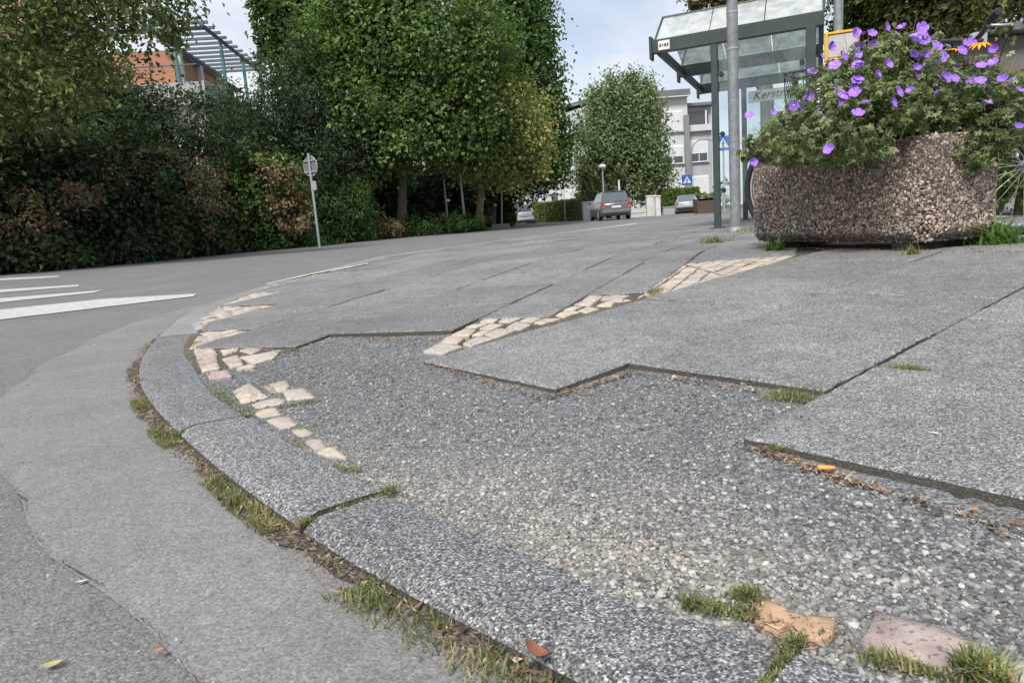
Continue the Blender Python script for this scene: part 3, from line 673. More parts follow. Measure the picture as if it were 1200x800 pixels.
def ico():
    t = (1 + 5 ** .5) / 2; v = np.array([(-1, t, 0), (1, t, 0), (-1, -t, 0), (1, -t, 0), (0, -1, t), (0, 1, t), (0, -1, -t), (0, 1, -t), (t, 0, -1), (t, 0, 1), (-t, 0, -1), (-t, 0, 1)], float)
    v /= np.linalg.norm(v[0]); f = np.array([(0, 11, 5), (0, 5, 1), (0, 1, 7), (0, 7, 10), (0, 10, 11), (1, 5, 9), (5, 11, 4), (11, 10, 2), (10, 7, 6), (7, 1, 8), (3, 9, 4), (3, 4, 2), (3, 2, 6), (3, 6, 8), (3, 8, 9), (4, 9, 5), (2, 4, 11), (6, 2, 10), (8, 6, 7), (9, 8, 1)])
    return v, f
IV, IF = ico()
def randrot(n):
    q = RNG.normal(size=(n, 4)); q /= np.linalg.norm(q, axis=1)[:, None]; w, x, y, z = q.T
    return np.stack([np.stack([1 - 2 * (y * y + z * z), 2 * (x * y - z * w), 2 * (x * z + y * w)], -1), np.stack([2 * (x * y + z * w), 1 - 2 * (x * x + z * z), 2 * (y * z - x * w)], -1), np.stack([2 * (x * z - y * w), 2 * (y * z + x * w), 1 - 2 * (x * x + y * y)], -1)], -2)
def stones(name, P, size, flat, mat, parent=None, N=None, base=None):
    """P (n,3) centres, size (n,), squashed along N (n,3) or z"""
    V0, F0 = base or (IV, IF); k0 = len(V0); n = len(P); v = V0[None] * (1 + RNG.uniform(-.28, .28, (n, k0, 1))); v = np.einsum('nij,nkj->nki', randrot(n), v)
    v *= RNG.uniform(.7, 1.35, (n, 1, 3)); v *= size[:, None, None]
    if N is None: v[:, :, 2] *= flat
    else: v -= (1 - flat) * np.einsum('nki,ni->nk', v, N)[:, :, None] * N[:, None, :]
    v += P[:, None, :]; f = (F0[None] + (np.arange(n) * k0)[:, None, None]).reshape(-1, 3)
    return npobj(name, v.reshape(-1, 3), f, mat, parent)
def fill_points(poly, n, wfun=None):
    poly = [tuple(p[:2]) for p in poly]; a = np.array(poly); lo, hi = a.min(0), a.max(0); o = []
    while len(o) < n:
        for x, y in RNG.uniform(lo, hi, (n, 2)):
            if inside((x, y), poly) and (wfun is None or random.random() < wfun(x, y)): o.append((x, y))
            if len(o) >= n: break
    return o
pts = np.array(fill_points(BED, 78000, lambda x, y: min(1, .30 + .85 / max(.55, y * y))))
for cq in COBS:
    ca = np.array(cq); near_ = np.where(((pts > ca.min(0)) & (pts < ca.max(0))).all(1))[0]
    if len(near_): pts = np.delete(pts, [k for k in near_ if inside(pts[k], cq) and random.random() < .985], 0)
sz = (RNG.gamma(1.6, .00075, len(pts)) + .0008) * (1 + .7 * np.clip((1.0 - pts[:, 1]) * 1.4 + pts[:, 0] * .6, 0, 1.2)); sz = np.minimum(sz * .78, .0048)
P_ = np.array([(x, y, zbed(x, y)) for x, y in pts]); P_[:, 2] += sz * .15
OV = np.array([(1, 0, 0), (-1, 0, 0), (0, 1, 0), (0, -1, 0), (0, 0, 1), (0, 0, -1)], float); OF = np.array([(0, 2, 4), (2, 1, 4), (1, 3, 4), (3, 0, 4), (2, 0, 5), (1, 2, 5), (3, 1, 5), (0, 3, 5)])
nr_ = P_[:, 1] < 1.25
tag(stones('gravel', P_[nr_], sz[nr_], .62, M['gravel']), kind='stuff'); tag(stones('gravel', P_[~nr_], sz[~nr_], .62, M['gravel'], base=(OV * 1.25, OF)), kind='stuff')

# ------------------------------------------------------------------ grass, litter
def blades(P, h, w, lean=.8, nrm=None):
    """P (n,3): each blade two stacked quads, bent"""
    n = len(P); a = RNG.uniform(0, 2 * PI, n); d = np.stack([np.cos(a), np.sin(a), np.zeros(n)], 1); sdv = np.stack([-np.sin(a), np.cos(a), np.zeros(n)], 1)
    hh = h * RNG.uniform(.3, 1.25, n) * (.75 + .4 * np.sin(P[:, 0] * 61 + P[:, 1] * 43) * np.sin(P[:, 1] * 37 - P[:, 0] * 29)); ww = w * RNG.uniform(.6, 1.3, n); ln = lean * RNG.uniform(.2, 1.3, n); up = np.array([0, 0, 1.0]); V = np.zeros((n, 6, 3))
    for k, (t, wk) in enumerate(((0, 1), (.55, .8), (1, .12))):
        c = P + d * (hh * ln * t ** 1.7)[:, None] + up * (hh * (t - .42 * ln * t * t * .6))[:, None]
        V[:, k * 2] = c - sdv * (ww * wk / 2)[:, None]; V[:, k * 2 + 1] = c + sdv * (ww * wk / 2)[:, None]
    F_ = np.array([(0, 1, 3, 2), (2, 3, 5, 4)]); f = (F_[None] + (np.arange(n) * 6)[:, None, None]).reshape(-1, 4); return V.reshape(-1, 3), f
gv = []; gf = []; off = 0
def addblades(P, h, w, lean=.9):
    global off
    if len(P) == 0: return
    v, f = blades(np.array(P), h, w, lean); gv.append(v); gf.append(f + off); off += len(v)
def along(s0, s1, n, wlo, whi, h, w, patch=None, zf=None):
    o = []
    for _ in range(n):
        s = random.uniform(s0, s1)
        if patch and patch(s) < random.random(): continue
        p, d, nr = kp(s); k = random.triangular(wlo, whi); q = p + nr * k; o.append((q[0], q[1], zf(*q) if zf else zroad(*q) + .012))
    addblades(o, h, w)
sg = lambda pt: sof(pt)
pn = lambda s: .18 + .82 * max(0, math.sin(s * 5.2 + .4)) ** .8
along(sg((.45, .2)), sg((-.20, .82)), 6500, -.066, .014, .018, .0022, lambda s: .35 + .65 * max(0, math.sin(s * 8)) )
along(sg((-.20, .82)), sg((-.32, .95)), 60, -.05, .01, .014, .002)
along(sg((-.36, .99)), sg((-.56, 1.24)), 2000, -.048, .012, .017, .0022)
along(sg((-.60, 1.28)), sg((-.84, 1.60)), 500, -.045, .01, .018, .0025, lambda s: .3)
along(sg((-.74, 1.48)), sg((-.86, 1.64)), 1100, -.055, .01, .018, .0022)
along(sg((-.98, 1.82)), sg((-1.08, 1.98)), 520, -.05, .005, .02, .0026)
along(sg((-1.1, 2.0)), sg((-1.7, 3.3)), 420, -.05, .005, .02, .003, lambda s: max(0, math.sin(s * 9)))
def line_tufts(a, b, n, wd, h, w, zf=None, lean=.9):
    o = []; n = int(n * 1.6); w *= .8; h *= .85
    for _ in range(n):
        t = random.random(); x = a[0] + (b[0] - a[0]) * t + random.gauss(0, wd); y = a[1] + (b[1] - a[1]) * t + random.gauss(0, wd); o.append((x, y, (zf or zg)(x, y) - .006))
    addblades(o, h, w, lean)
for i, w in ((2, .004), (3, .006), (4, .006), (5, .003)):
    p, d, nr = kp(js[i]); line_tufts(p, p + nr * .16, {2: 800, 3: 900, 4: 600, 5: 120}[i], w * .9, .013, .0022)
line_tufts((-0.241, 1.061), (-0.185, 1.046), 130, .006, .010, .0022, zbed)
GL = [[(-1.375, 2.925), (-1.03, 2.243), 150, 0.008, 0.01], [(-1.302, 2.778), (-0.961, 2.122), 90, 0.005, 0.008], [(-0.886, 1.968), (-0.675, 1.64), 300, 0.012, 0.012], [(-0.669, 1.651), (-0.725, 1.871), 60, 0.006, 0.008], [(-0.749, 1.975), (-0.62, 1.768), 70, 0.005, 0.009], [(-0.596, 1.659), (-0.498, 1.695), 160, 0.007, 0.008], [(-0.494, 1.459), (-0.439, 1.469), 50, 0.006, 0.008], [(-0.481, 1.389), (-0.438, 1.333), 70, 0.006, 0.008], [(-0.351, 1.194), (-0.291, 1.167), 120, 0.007, 0.008], [(-0.838, 2.403), (-0.766, 2.422), 90, 0.01, 0.018], [(0.161, 0.669), (0.222, 0.634), 330, 0.006, 0.012], [(0.221, 0.67), (0.239, 0.669), 200, 0.006, 0.012], [(0.287, 0.58), (0.267, 0.618), 40, 0.005, 0.008], [(0.296, 0.558), (0.361, 0.515), 240, 0.005, 0.012], [(0.374, 0.53), (0.386, 0.506), 300, 0.006, 0.022], [(0.505, 1.305), (0.57, 1.278), 420, 0.013, 0.016], [(0.776, 1.415), (0.833, 1.344), 460, 0.011, 0.018], [(0.574, 1.288), (0.698, 1.422), 50, 0.003, 0.006], [(0.997, 2.339), (1.04, 2.24), 160, 0.01, 0.018], [(0.573, 2.701), (0.628, 2.838), 140, 0.012, 0.03], [(0.767, 3.218), (0.813, 3.323), 40, 0.015, 0.025], [(0.406, 1.05), (0.415, 1.039), 50, 0.006, 0.012], [(0.055, 2.142), (0.315, 2.444), 40, 0.004, 0.006]]
for a, b, n, wd, h in GL: line_tufts(a, b, n, wd, h, .0026 if h < .02 else .0035)
tag(npobj('grass', np.concatenate(gv), np.concatenate(gf), M['grass']), kind='stuff')
# brown needles, crumbs and husks gathered along the edges
lv_ = []
def scrap(P, L_, Wd, mat, name):
    n = len(P); a = RNG.uniform(0, 2 * PI, n); el = RNG.uniform(-.35, .5, n); d = np.stack([np.cos(a) * np.cos(el), np.sin(a) * np.cos(el), np.sin(el)], 1); sdv = np.stack([-np.sin(a), np.cos(a), RNG.uniform(-.4, .4, n)], 1)
    l = L_ * (RNG.gamma(2, .32, n) + .2); w = Wd * (RNG.gamma(2, .32, n) + .25); V = np.stack([P - d * l[:, None] / 2, P + sdv * w[:, None] / 2, P + d * l[:, None] / 2 + np.array([0, 0, .002]), P - sdv * w[:, None] / 2], 1)
    return npobj(name, V.reshape(-1, 3), np.arange(n * 4).reshape(-1, 4), mat)
lp = []
for _ in range(1900):
    s = random.uniform(sg((.45, .2)), sg((-1.75, 3.5))); p, d, nr = kp(s); q = p + nr * random.triangular(-.055, .012, -.01); lp.append((q[0], q[1], zroad(*q) + .017 + .004 * random.random()))
LE = [[(-0.24, 1.95), (0.068, 1.498), 260], [(0.069, 1.512), (0.284, 1.636), 300], [(0.284, 1.636), (0.57, 1.278), 240], [(0.381, 1.078), (0.469, 0.916), 380], [(0.469, 0.916), (0.579, 0.74), 160], [(-0.579, 2.564), (-0.234, 2.327), 200], [(-0.809, 2.36), (-0.655, 2.609), 60], [(0.215, 0.65), (0.258, 0.586), 120]]
for a, b, n in LE:
    for _ in range(int(n * .95)):
        t = random.random(); x = a[0] + (b[0] - a[0]) * t + random.gauss(0, .007) + .004; y = a[1] + (b[1] - a[1]) * t - abs(random.gauss(0, .012)); lp.append((x, y, zbed(x, y) + .003 + .006 * random.random()))
for a, b, n in [[(1.601, 3.7), (2.025, 2.667), 500], [(1.58, 4.128), (1.689, 3.325), 160], [(1.347, 2.718), (1.465, 2.354), 60]]:
    for _ in range(n):
        t = random.random(); x = a[0] + (b[0] - a[0]) * t + random.gauss(0, .03); y = a[1] + (b[1] - a[1]) * t + random.gauss(0, .05); lp.append((x, y, zg(x, y) + .004))
tag(scrap(np.array(lp), .011, .0035, M['litter'], 'leaf_litter'), kind='stuff')
vp = []
for _ in range(2600):
    t = random.uniform(-3, 26); q = fpt(t, abs(random.gauss(0, .5)) + .1); vp.append((q[0], q[1], zroad(*q) + .07))
o = scrap(np.array(vp), .10, .06, M['leaf_brown'], 'leaf_litter'); tag(o, kind='stuff')
# fine crumbs lying on slabs, kerb and road
cp = []
for _ in range(1500):
    x, y = random.uniform(-2.5, 2.5), random.uniform(.45, 4.5)
    z = zroad(x, y) + .010 if kerbdist((x, y)) < -.02 else zg(x, y) + .002
    cp.append((x, y, z))
tag(stones('grit', np.array(cp), RNG.gamma(3, .0005, len(cp)) + .0006, .6, M['gravel']), kind='stuff')

# single scraps that can be pointed at
def small_leaf(name, c, l, w, ang, mat, label, cat, group=None, curl=.25):
    m = MB(); vs = []; K = 6
    for i in range(K + 1):
        t = i / K; ww = w * math.sin(PI * min(1, .08 + t * .92)) / 2; z = curl * l * (t - .5) ** 2 * 2
        vs += [((t - .5) * l, -ww, z + curl * ww * .8), ((t - .5) * l, 0, z), ((t - .5) * l, ww, z + curl * ww * .8)]
    m.add(vs, [(i * 3 + k, i * 3 + k + 1, i * 3 + k + 4, i * 3 + k + 3) for i in range(K) for k in range(2)], True)
    o = m.build(name, M[mat], None, c); o.rotation_euler = (random.uniform(-.2, .2), random.uniform(-.2, .2), ang); return tag(o, label, cat, group)
small_leaf('dry_leaf', (0.003, 0.596, 0.035), .032, .017, -.7, 'leaf_russet', 'russet curled dry leaf lying in the grass of the gutter', 'leaf', None, .8)
small_leaf('dry_leaf', (-0.534, 0.689, 0.006), .022, .012, .5, 'leaf_yellow', 'small pale yellow leaf lying alone on the dark asphalt', 'leaf')
small_leaf('dry_leaf', (-0.416, 0.692, 0.012), .010, .008, .2, 'leaf_orange', 'tiny orange leaf scrap on the pale asphalt near the seam', 'leaf')
small_leaf('dry_leaf', (0.563, 0.801, 0.052), .012, .009, .9, 'leaf_orange', 'small orange leaf lodged under the edge of the right slab', 'leaf')
small_leaf('dry_leaf', (0.587, 0.76, 0.052), .016, .009, -.4, 'leaf_russet', 'brownish leaf lying on gravel at the right edge', 'leaf')
small_leaf('paper_scrap', (0.652, 1.022, 0.075), .020, .007, .1, 'pale_scrap', 'pale thin scrap lying flat on the near right slab', 'scrap', None, .05)
small_leaf('paper_scrap', (-0.617, 0.88, 0.006), .016, .005, .35, 'pale_scrap', 'pale thin scrap lying on the dark asphalt left of the seam', 'scrap', None, .05)
bt = MB(); bt.tube([(-.012, 0, 0), (-.011, 0, 0), (.0115, 0, 0), (.012, 0, 0)], [.0028, .0036, .0036, .003], 10)
bo = bt.build('cigarette_butt', M['butt'], None, (0.45, 0.958, 0.057)); bo.rotation_euler = (0, .08, -.12); tag(bo, 'orange cigarette butt lying on gravel beside the slab edge', 'cigarette butt')

# weeds: separate small plants
def weed(loc, h, n, label, grp=None, wd=.006, spread=.03, mat='weed'):
    P = np.stack([RNG.normal(0, spread, n), RNG.normal(0, spread, n), np.zeros(n)], 1); v, f = blades(P, h, wd, 1.2); o = npobj('weed', v, f, M[mat]); o.location = loc; return tag(o, label, 'weed', grp)
weed((1.489, 3.792, 0.185), .075, 170, 'bright green leafy weed growing at the left foot of the planter', wd=.012, spread=.022)
weed((1.542, 5.087, 0.185), .06, 260, 'flat yellowish grass tuft on the pavement left of the planter', wd=.007, spread=.05, mat='grass')
weed((1.285, 5.503, 0.185), .03, 50, 'thin pale grass tuft on the pavement beyond the cobble wedge', wd=.005, spread=.05, mat='grass')
weed((2.25, 3.15, 0.185), .14, 260, 'spreading green weed at the right corner of the planter', wd=.012, spread=.06)
weed((1.767, 2.966, 0.179), .05, 110, 'small dry grass tuft before the rounded planter corner', wd=.004, spread=.02, mat='grass')
weed((2.324, 6.6, 0.185), .07, 160, 'dry yellow grass tuft round the foot of the grey pole', wd=.006, spread=.09, mat='leaf_dry')
weed((-3.217, 13.2, 0.185), .04, 10, 'tiny sprout at the edge of the pavement far out', wd=.02, spread=.03)
weed((-6.022, 24.6, 0.12), .30, 60, 'green weed tuft at the kerb beside the sign pole', wd=.05, spread=.2)
weed((-5.595, 26.0, 0.12), .2, 40, 'second weed tuft at the kerb before the clipped hedge', wd=.05, spread=.2)

# ------------------------------------------------------------------ planter
PL = empty('planter', (1.843, 3.0, 0.185), 'exposed aggregate concrete planter full of violet flowers', 'planter')
fa = math.radians(108); LU = np.array([math.cos(fa), math.sin(fa)]); LW = np.array([math.sin(fa), -math.cos(fa)])   # long side, short side
PLEN, PWID, PH, Z0 = 1.20, .46, .50, .035
def rrect(l, w, r, n=6):
    o = []
    for cx, cy, a0 in ((r, r, PI), (l - r, r, 1.5 * PI), (l - r, w - r, 0), (r, w - r, .5 * PI)):
        for k in range(n + 1):
            a = a0 + .5 * PI * k / n; o.append((cx + r * math.cos(a), cy + r * math.sin(a)))
    return o
def ploc(l, w, z): p = LU * l + LW * w; return (p[0], p[1], z)
rings = []
for z, sh, r in ((Z0, .035, .10), (Z0 + .012, .015, .10), (Z0 + .05, .002, .09), (Z0 + .25, 0, .075), (PH - .02, 0, .07), (PH, .012, .07), (PH, .075, .04), (PH - .06, .085, .04)):
    rings.append([ploc(sh + a * (PLEN - 2 * sh) / PLEN, sh + b * (PWID - 2 * sh) / PWID, z) for a, b in rrect(PLEN, PWID, r)])
MB().loft(rings, True, True).build('trough', M['planter'], PL)
for l in (.12, PLEN - .22):
    f = MB(); f.box(ploc(l + .05, PWID / 2, .02), (.1, PWID * .8, .045), Matrix.Rotation(fa, 3, 'Z')); f.build('foot', M['planter'], PL)
sl = MB(); sl.loft([[ploc(.09 + a * (PLEN - .18) / PLEN, .09 + b * (PWID - .18) / PWID, z) for a, b in rrect(PLEN, PWID, .06)] for z in (PH - .09, PH - .045)]); sl.build('earth', M['soil'], PL)
# pebbles set in its faces
n = 26000; rr_ = rrect(PLEN, PWID, .075, 8); per = np.array([(a, b) for a, b in rr_] + [rr_[0]]); seg = np.linalg.norm(np.diff(per, axis=0), axis=1); cs = np.concatenate([[0], np.cumsum(seg)])
t = RNG.uniform(0, cs[-1], n); i_ = np.searchsorted(cs, t, 'right') - 1; fr = (t - cs[i_]) / seg[i_]; pp = per[i_] * (1 - fr)[:, None] + per[i_ + 1] * fr[:, None]; tg = (per[i_ + 1] - per[i_]) / seg[i_][:, None]
nn = np.stack([tg[:, 1], -tg[:, 0]], 1); zz = RNG.uniform(Z0 + .004, PH, n); shr = np.where(zz < Z0 + .05, (Z0 + .05 - zz) * .6, 0)
pp = pp - nn * (shr + .001)[:, None]
P3 = np.stack([pp[:, 0] * LU[0] + pp[:, 1] * LW[0], pp[:, 0] * LU[1] + pp[:, 1] * LW[1], zz], 1); N3 = np.stack([nn[:, 0] * LU[0] + nn[:, 1] * LW[0], nn[:, 0] * LU[1] + nn[:, 1] * LW[1], np.zeros(n)], 1)
tag(stones('pebble', P3, RNG.gamma(4, .0008, n) + .0016, .55, M['pebble'], PL, N3), kind='stuff')

# ------------------------------------------------------------------ leaf clouds
def leafcloud(C, Nrm, L_, Wd, fold=.25):
    n = len(C); tmp = RNG.normal(size=(n, 3)); tmp[:, 2] -= .6
    t = tmp - np.einsum('ni,ni->n', tmp, Nrm)[:, None] * Nrm; t /= np.linalg.norm(t, axis=1)[:, None] + 1e-9; sdv = np.cross(Nrm, t)
    l = (L_ * RNG.uniform(.6, 1.3, n))[:, None]; w = (Wd * RNG.uniform(.6, 1.3, n))[:, None]
    V = np.stack([C - t * l * .5, C + sdv * w * .5 - t * l * .05 + Nrm * w * fold, C + t * l * .5 - Nrm * l * .12, C - sdv * w * .5 - t * l * .05 + Nrm * w * fold], 1)
    return V.reshape(-1, 3), np.arange(n * 4).reshape(-1, 4)
def unit(v): return v / (np.linalg.norm(v, axis=1)[:, None] + 1e-9)
def lobes_points(lobes, n, clump=.22, perclump=45, shell=(.74, 1.03), inner=.14, up=.45, rnd=.75, zmin=None):
    w = np.array([(r[0] * r[1] + r[1] * r[2] + r[0] * r[2]) for c, r in lobes]); w = w / w.sum(); Cs = []; Ns = []
    for (c, r), k in zip(lobes, w):
        m = int(n * k); nc = max(3, m // perclump); c = np.array(c); r = np.array(r); d = unit(RNG.normal(size=(nc, 3))); d[:, 1] = np.where(RNG.random(nc) < .5, -np.abs(d[:, 1]), d[:, 1])
        rad = np.where(RNG.random(nc) < .16, RNG.uniform(1.02, 1.19, nc), RNG.uniform(shell[0], shell[1], nc)); csz = RNG.uniform(.55, 1.45, nc); ctr = d * rad[:, None]; idx = RNG.integers(0, nc, m); rm = r.mean()
        p = ctr[idx] * r + RNG.normal(size=(m, 3)) * (clump * min(1, rm) * csz[idx])[:, None]; deep = RNG.random(m) < inner
        p[deep] = (unit(RNG.normal(size=(deep.sum(), 3))) * RNG.uniform(.3, .75, (deep.sum(), 1))) * r
        outw = unit(p / r); cn = RNG.normal(size=(nc, 3)); nr = unit(outw * .5 + np.array([0, 0, up]) + cn[idx] * .38 + RNG.normal(size=(m, 3)) * rnd * .45); Cs.append(p + c); Ns.append(nr)
    Cs = np.concatenate(Cs); Ns = np.concatenate(Ns)
    if zmin is not None: k = Cs[:, 2] > zmin; Cs, Ns = Cs[k], Ns[k]
    return Cs, Ns
def foliage(name, parent, lobes, n, mat, L_=.14, Wd=.10, label=None, **k):
    C, Nn = lobes_points(lobes, n, **k); v, f = leafcloud(C, Nn, L_, Wd); o = npobj(name, v, f, M[mat], parent)
    if label: o['label'] = label
    return o
def plant(name, label, cat, loc, group=None): return empty(name, loc, label, cat, group)
def setpar(o, t):
    o.parent = t; o.matrix_parent_inverse = Matrix.Translation(t.location).inverted(); return o
def trunk(t, pts, rads, mat, limbs=()):
    m = MB(); m.tube(spline3(pts), interp(rads, len(spline3(pts))), 10); o = setpar(m.build('trunk', M[mat]), t)
    for pl, r0 in limbs:
        b = MB(); q = spline3(pl, 4); b.tube(q, [r0 * (1 - .8 * i / (len(q) - 1)) for i in range(len(q))], 7); setpar(b.build('limb', M[mat]), t)
    return o
def spline3(P, k=5): return [tuple(p) for p in spline(P, k)]
def interp(r, n): return list(np.interp(np.linspace(0, 1, n), np.linspace(0, 1, len(r)), r))
def tree(name, label, base, top, r0, lobes, n, mat, bark='bark', group=None, cat='tree', extra=(), **k):
    t = plant(name, label, cat, base, group); b, tp = np.array(base, float), np.array(top, float); mid = (b + tp) / 2 + np.array([.08, 0, 0])
    lim = []
    big = sorted(lobes, key=lambda l: -l[1][0])[:5]
    for c, r in big:
        st = b + (tp - b) * random.uniform(.45, .8); lim.append(([tuple(st), tuple((st + np.array(c)) / 2 + np.array([0, 0, .2])), tuple(np.array(c) + (np.array(c) - st) * .25)], r0 * .5))
    trunk(t, [tuple(b), tuple(b + (tp - b) * .1), tuple(mid), tuple(tp)], [r0 * 1.35, r0, r0 * .85, r0 * .4], bark, lim)
    setpar(foliage('crown', None, lobes, n, mat, **k), t)
    for nm, lb, lo, nn_, mt, kw in extra:
        o = setpar(foliage(nm, None, lo, nn_, mt, **kw), t)
        if lb: o['label'] = lb
    return t
def shrub(name, label, lobes, n, mat, cat='shrub', group=None, extra=(), stem=True, zmin=0.0, **k):
    c = lobes[0][0]; t = plant(name, label, cat, (c[0], c[1], .1), group)
    setpar(foliage('foliage', None, lobes, n, mat, zmin=zmin, **k), t)
    if stem:
        m = MB()
        for cc, r in lobes:
            for _ in range(3):
                q = (cc[0] + random.uniform(-.4, .4) * r[0], cc[1] + random.uniform(-.3, .3) * r[1])
                m.tube(spline3([(q[0], q[1], 0), (q[0] + random.uniform(-.2, .2), q[1], cc[2] * .5), (q[0] + random.uniform(-.5, .5) * r[0], q[1], cc[2] + r[2] * .6)], 3), [.07, .06, .05, .04, .03, .02, .015], 6)
        setpar(m.build('stems', M['bark']), t)
    for nm, lb, lo, nn_, mt, kw in extra:
        o = setpar(foliage(nm, None, lo, nn_, mt, **kw), t)
        if lb: o['label'] = lb
    return t

LK = dict(L_=.15, Wd=.11)
# top left: a loose crown hanging over the footway
tree('linden_tree', 'pale green loose tree overhanging the dark hedge at top left', (-14.594, 15.5, 0.201), (-12.363, 15.5, 4.937), .22,
     [((-9.678, 15.0, 4.797), (2.062, 1.688, 1.312)), ((-8.144, 15.0, 5.019), (1.406, 1.097, 0.787)), ((-6.764, 15.0, 5.413), (0.975, 0.806, 0.637)), ((-11.242, 15.0, 4.071), (2.062, 1.875, 1.688)), ((-8.999, 15.5, 6.385), (3.1, 2.034, 0.969)), ((-9.085, 14.6, 3.76), (1.277, 0.985, 0.694)), ((-6.416, 15.0, 4.864), (0.412, 0.356, 0.3))], 21000, 'leaf_linden', L_=.13, Wd=.085, clump=.26, up=.3)
# dark evergreen bank
shrub('ivy_thicket', 'dark ivy thicket with tan dead patch at far left', [((-13.378, 17.2, 2.357), (2.042, 2, 2.365)), ((-11.934, 18.0, 1.867), (1.912, 2, 1.912)), ((-11.942, 17.0, 0.501), (2.019, 1, 0.531))], 26000, 'leaf_ivy', **LK,
      extra=[('dead_twigs', 'tan dead leaves', [((-10.877, 16.4, 1.21), (0.533, 0.6, 0.656)), ((-9.873, 16.6, 1.871), (0.457, 0.5, 0.332))], 1500, 'leaf_brown', dict(L_=.12, Wd=.06))])
shrub('ivy_thicket', 'dark ivy thicket in the middle of the hedge with tan patches', [((-10.819, 19.5, 1.83), (2.072, 2, 1.95)), ((-9.883, 20.4, 1.544), (1.53, 2, 1.657)), ((-10.562, 18.6, 0.388), (2.093, 1, 0.465)), ((-9.605, 20.8, 0.522), (1.56, 1, 0.624))], 26000, 'leaf_ivy', **LK,
      extra=[('dead_twigs', 'tan dead leaves', [((-10.203, 18.2, 2.394), (0.91, 0.6, 0.409)), ((-8.205, 19.8, 1.883), (0.544, 0.7, 0.941)), ((-9.24, 19.0, 2.667), (0.713, 0.5, 0.285))], 1900, 'leaf_brown', dict(L_=.12, Wd=.06))])
shrub('yew', 'broad dark yew above the ivy at the left edge', [((-13.349, 20.5, 4.557), (2.306, 2.2, 1.794)), ((-12.076, 21.0, 3.818), (1.837, 2, 1.575))], 16000, 'leaf_yew', L_=.17, Wd=.07)
shrub('yew', 'dark yew below the orange house terrace', [((-10.851, 22.0, 3.696), (1.925, 2.2, 1.54)), ((-9.327, 22.6, 3.6), (1.582, 2, 1.413)), ((-12.082, 22.0, 4.948), (1.238, 2, 1.155))], 17000, 'leaf_yew', L_=.17, Wd=.07)
shrub('yew', 'tall pointed dark yew between terrace and maples', [((-8.791, 25.5, 3.878), (1.594, 1.8, 1.849)), ((-7.339, 27.0, 4.969), (1.553, 2, 2.295)), ((-6.287, 27.0, 3.482), (1.688, 2, 2.025)), ((-7.882, 25.6, 2.863), (2.24, 1.8, 1.44))], 24000, 'leaf_yew', L_=.18, Wd=.075)
shrub('ivy_mound', 'rounded green ivy mound with big brown dead patch beside the sign pole', [((-7.702, 23.2, 1.628), (1.334, 1.5, 1.682)), ((-8.781, 22.6, 1.366), (1.13, 1.4, 1.356)), ((-7.389, 23.0, 0.29), (1.208, 1, 0.518))], 15000, 'leaf_dark', L_=.15, Wd=.12,
      extra=[('dead_leaves', 'brown dead leaves', [((-6.902, 22.0, 1.959), (0.743, 0.5, 0.743)), ((-6.732, 22.0, 1.208), (0.605, 0.4, 0.55))], 1500, 'leaf_brown', dict(L_=.13, Wd=.09)), ('pale_leaves', 'pale green upper leaves', [((-7.736, 22.6, 2.903), (0.848, 0.8, 0.396)), ((-8.018, 21.8, 1.693), (0.382, 0.4, 1.09))], 900, 'leaf_hedge', dict(L_=.16, Wd=.13))])
shrub('clipped_hedge', 'dense square clipped dark hedge right of the round sign', [((-5.931, 26.0, 1.196), (1.17, 1.5, 1.43)), ((-5.877, 26.0, 1.662), (1.105, 1.4, 0.91)), ((-5.723, 25.8, 0.396), (1.032, 1, 0.452))], 15000, 'leaf_dark', cat='hedge', L_=.10, Wd=.07, clump=.12)
tree('dark_tree', 'dark bushy tree rising behind the pointed yew', (-10.765, 36.0, 1.236), (-9.801, 36.0, 10.331), .25, [((-9.273, 36.0, 10.493), (1.8, 1.98, 2.16)), ((-7.61, 36.0, 10.97), (1.8, 2.025, 2.25)), ((-10.075, 36.0, 11.458), (1.35, 1.17, 0.99)), ((-9.002, 36.0, 8.264), (1.62, 1.71, 1.8)), ((-10.83, 36.0, 9.605), (0.63, 0.63, 0.63))], 15000, 'leaf_dark', L_=.26, Wd=.18)
# maples
tree('maple_tree', 'bright green spreading maple, largest tree before the road', (-4.186, 29.0, 0.646), (-3.798, 29.0, 6.498), .20,
     [((-3.497, 29.0, 8.1), (2.9, 2.719, 2.537)), ((-5.71, 28.5, 7.176), (1.959, 1.835, 1.71)), ((-5.183, 28.3, 5.493), (2.406, 2.052, 1.698)), ((-1.723, 28.6, 6.594), (2.36, 2.252, 2.145)), ((-3.783, 28.4, 4.428), (3.372, 2.503, 1.633)), ((-1.26, 29.0, 4.324), (2.175, 1.903, 1.631)), ((-4.41, 29.0, 9.121), (2.175, 1.812, 1.45)), ((-0.512, 30.0, 7.476), (1.5, 1.781, 2.062)), ((-6.693, 29.0, 4.211), (1.631, 1.541, 1.45))], 52000, 'leaf_maple', L_=.19, Wd=.15, clump=.34, perclump=60, inner=.2)
tree('chestnut_tree', 'tall dark green tree with dense crown behind the bright maple', (-0.666, 37.0, 0.4), (0.613, 37.0, 8.196), .25,
     [((0.722, 37.0, 9.639), (2.312, 2.428, 2.544)), ((1.97, 37.0, 7.471), (1.48, 2.081, 2.683)), ((1.277, 37.0, 11.232), (1.85, 1.619, 1.387)), ((2.122, 37.0, 4.476), (1.573, 1.711, 1.85)), ((-0.147, 38.0, 7.167), (2.138, 2.494, 2.85)), ((2.416, 36.0, 3.072), (1.17, 1.08, 0.99)), ((0.673, 37.0, 3.057), (1.85, 1.573, 1.295))], 32000, 'leaf_dark', L_=.24, Wd=.19, clump=.36, group=None)
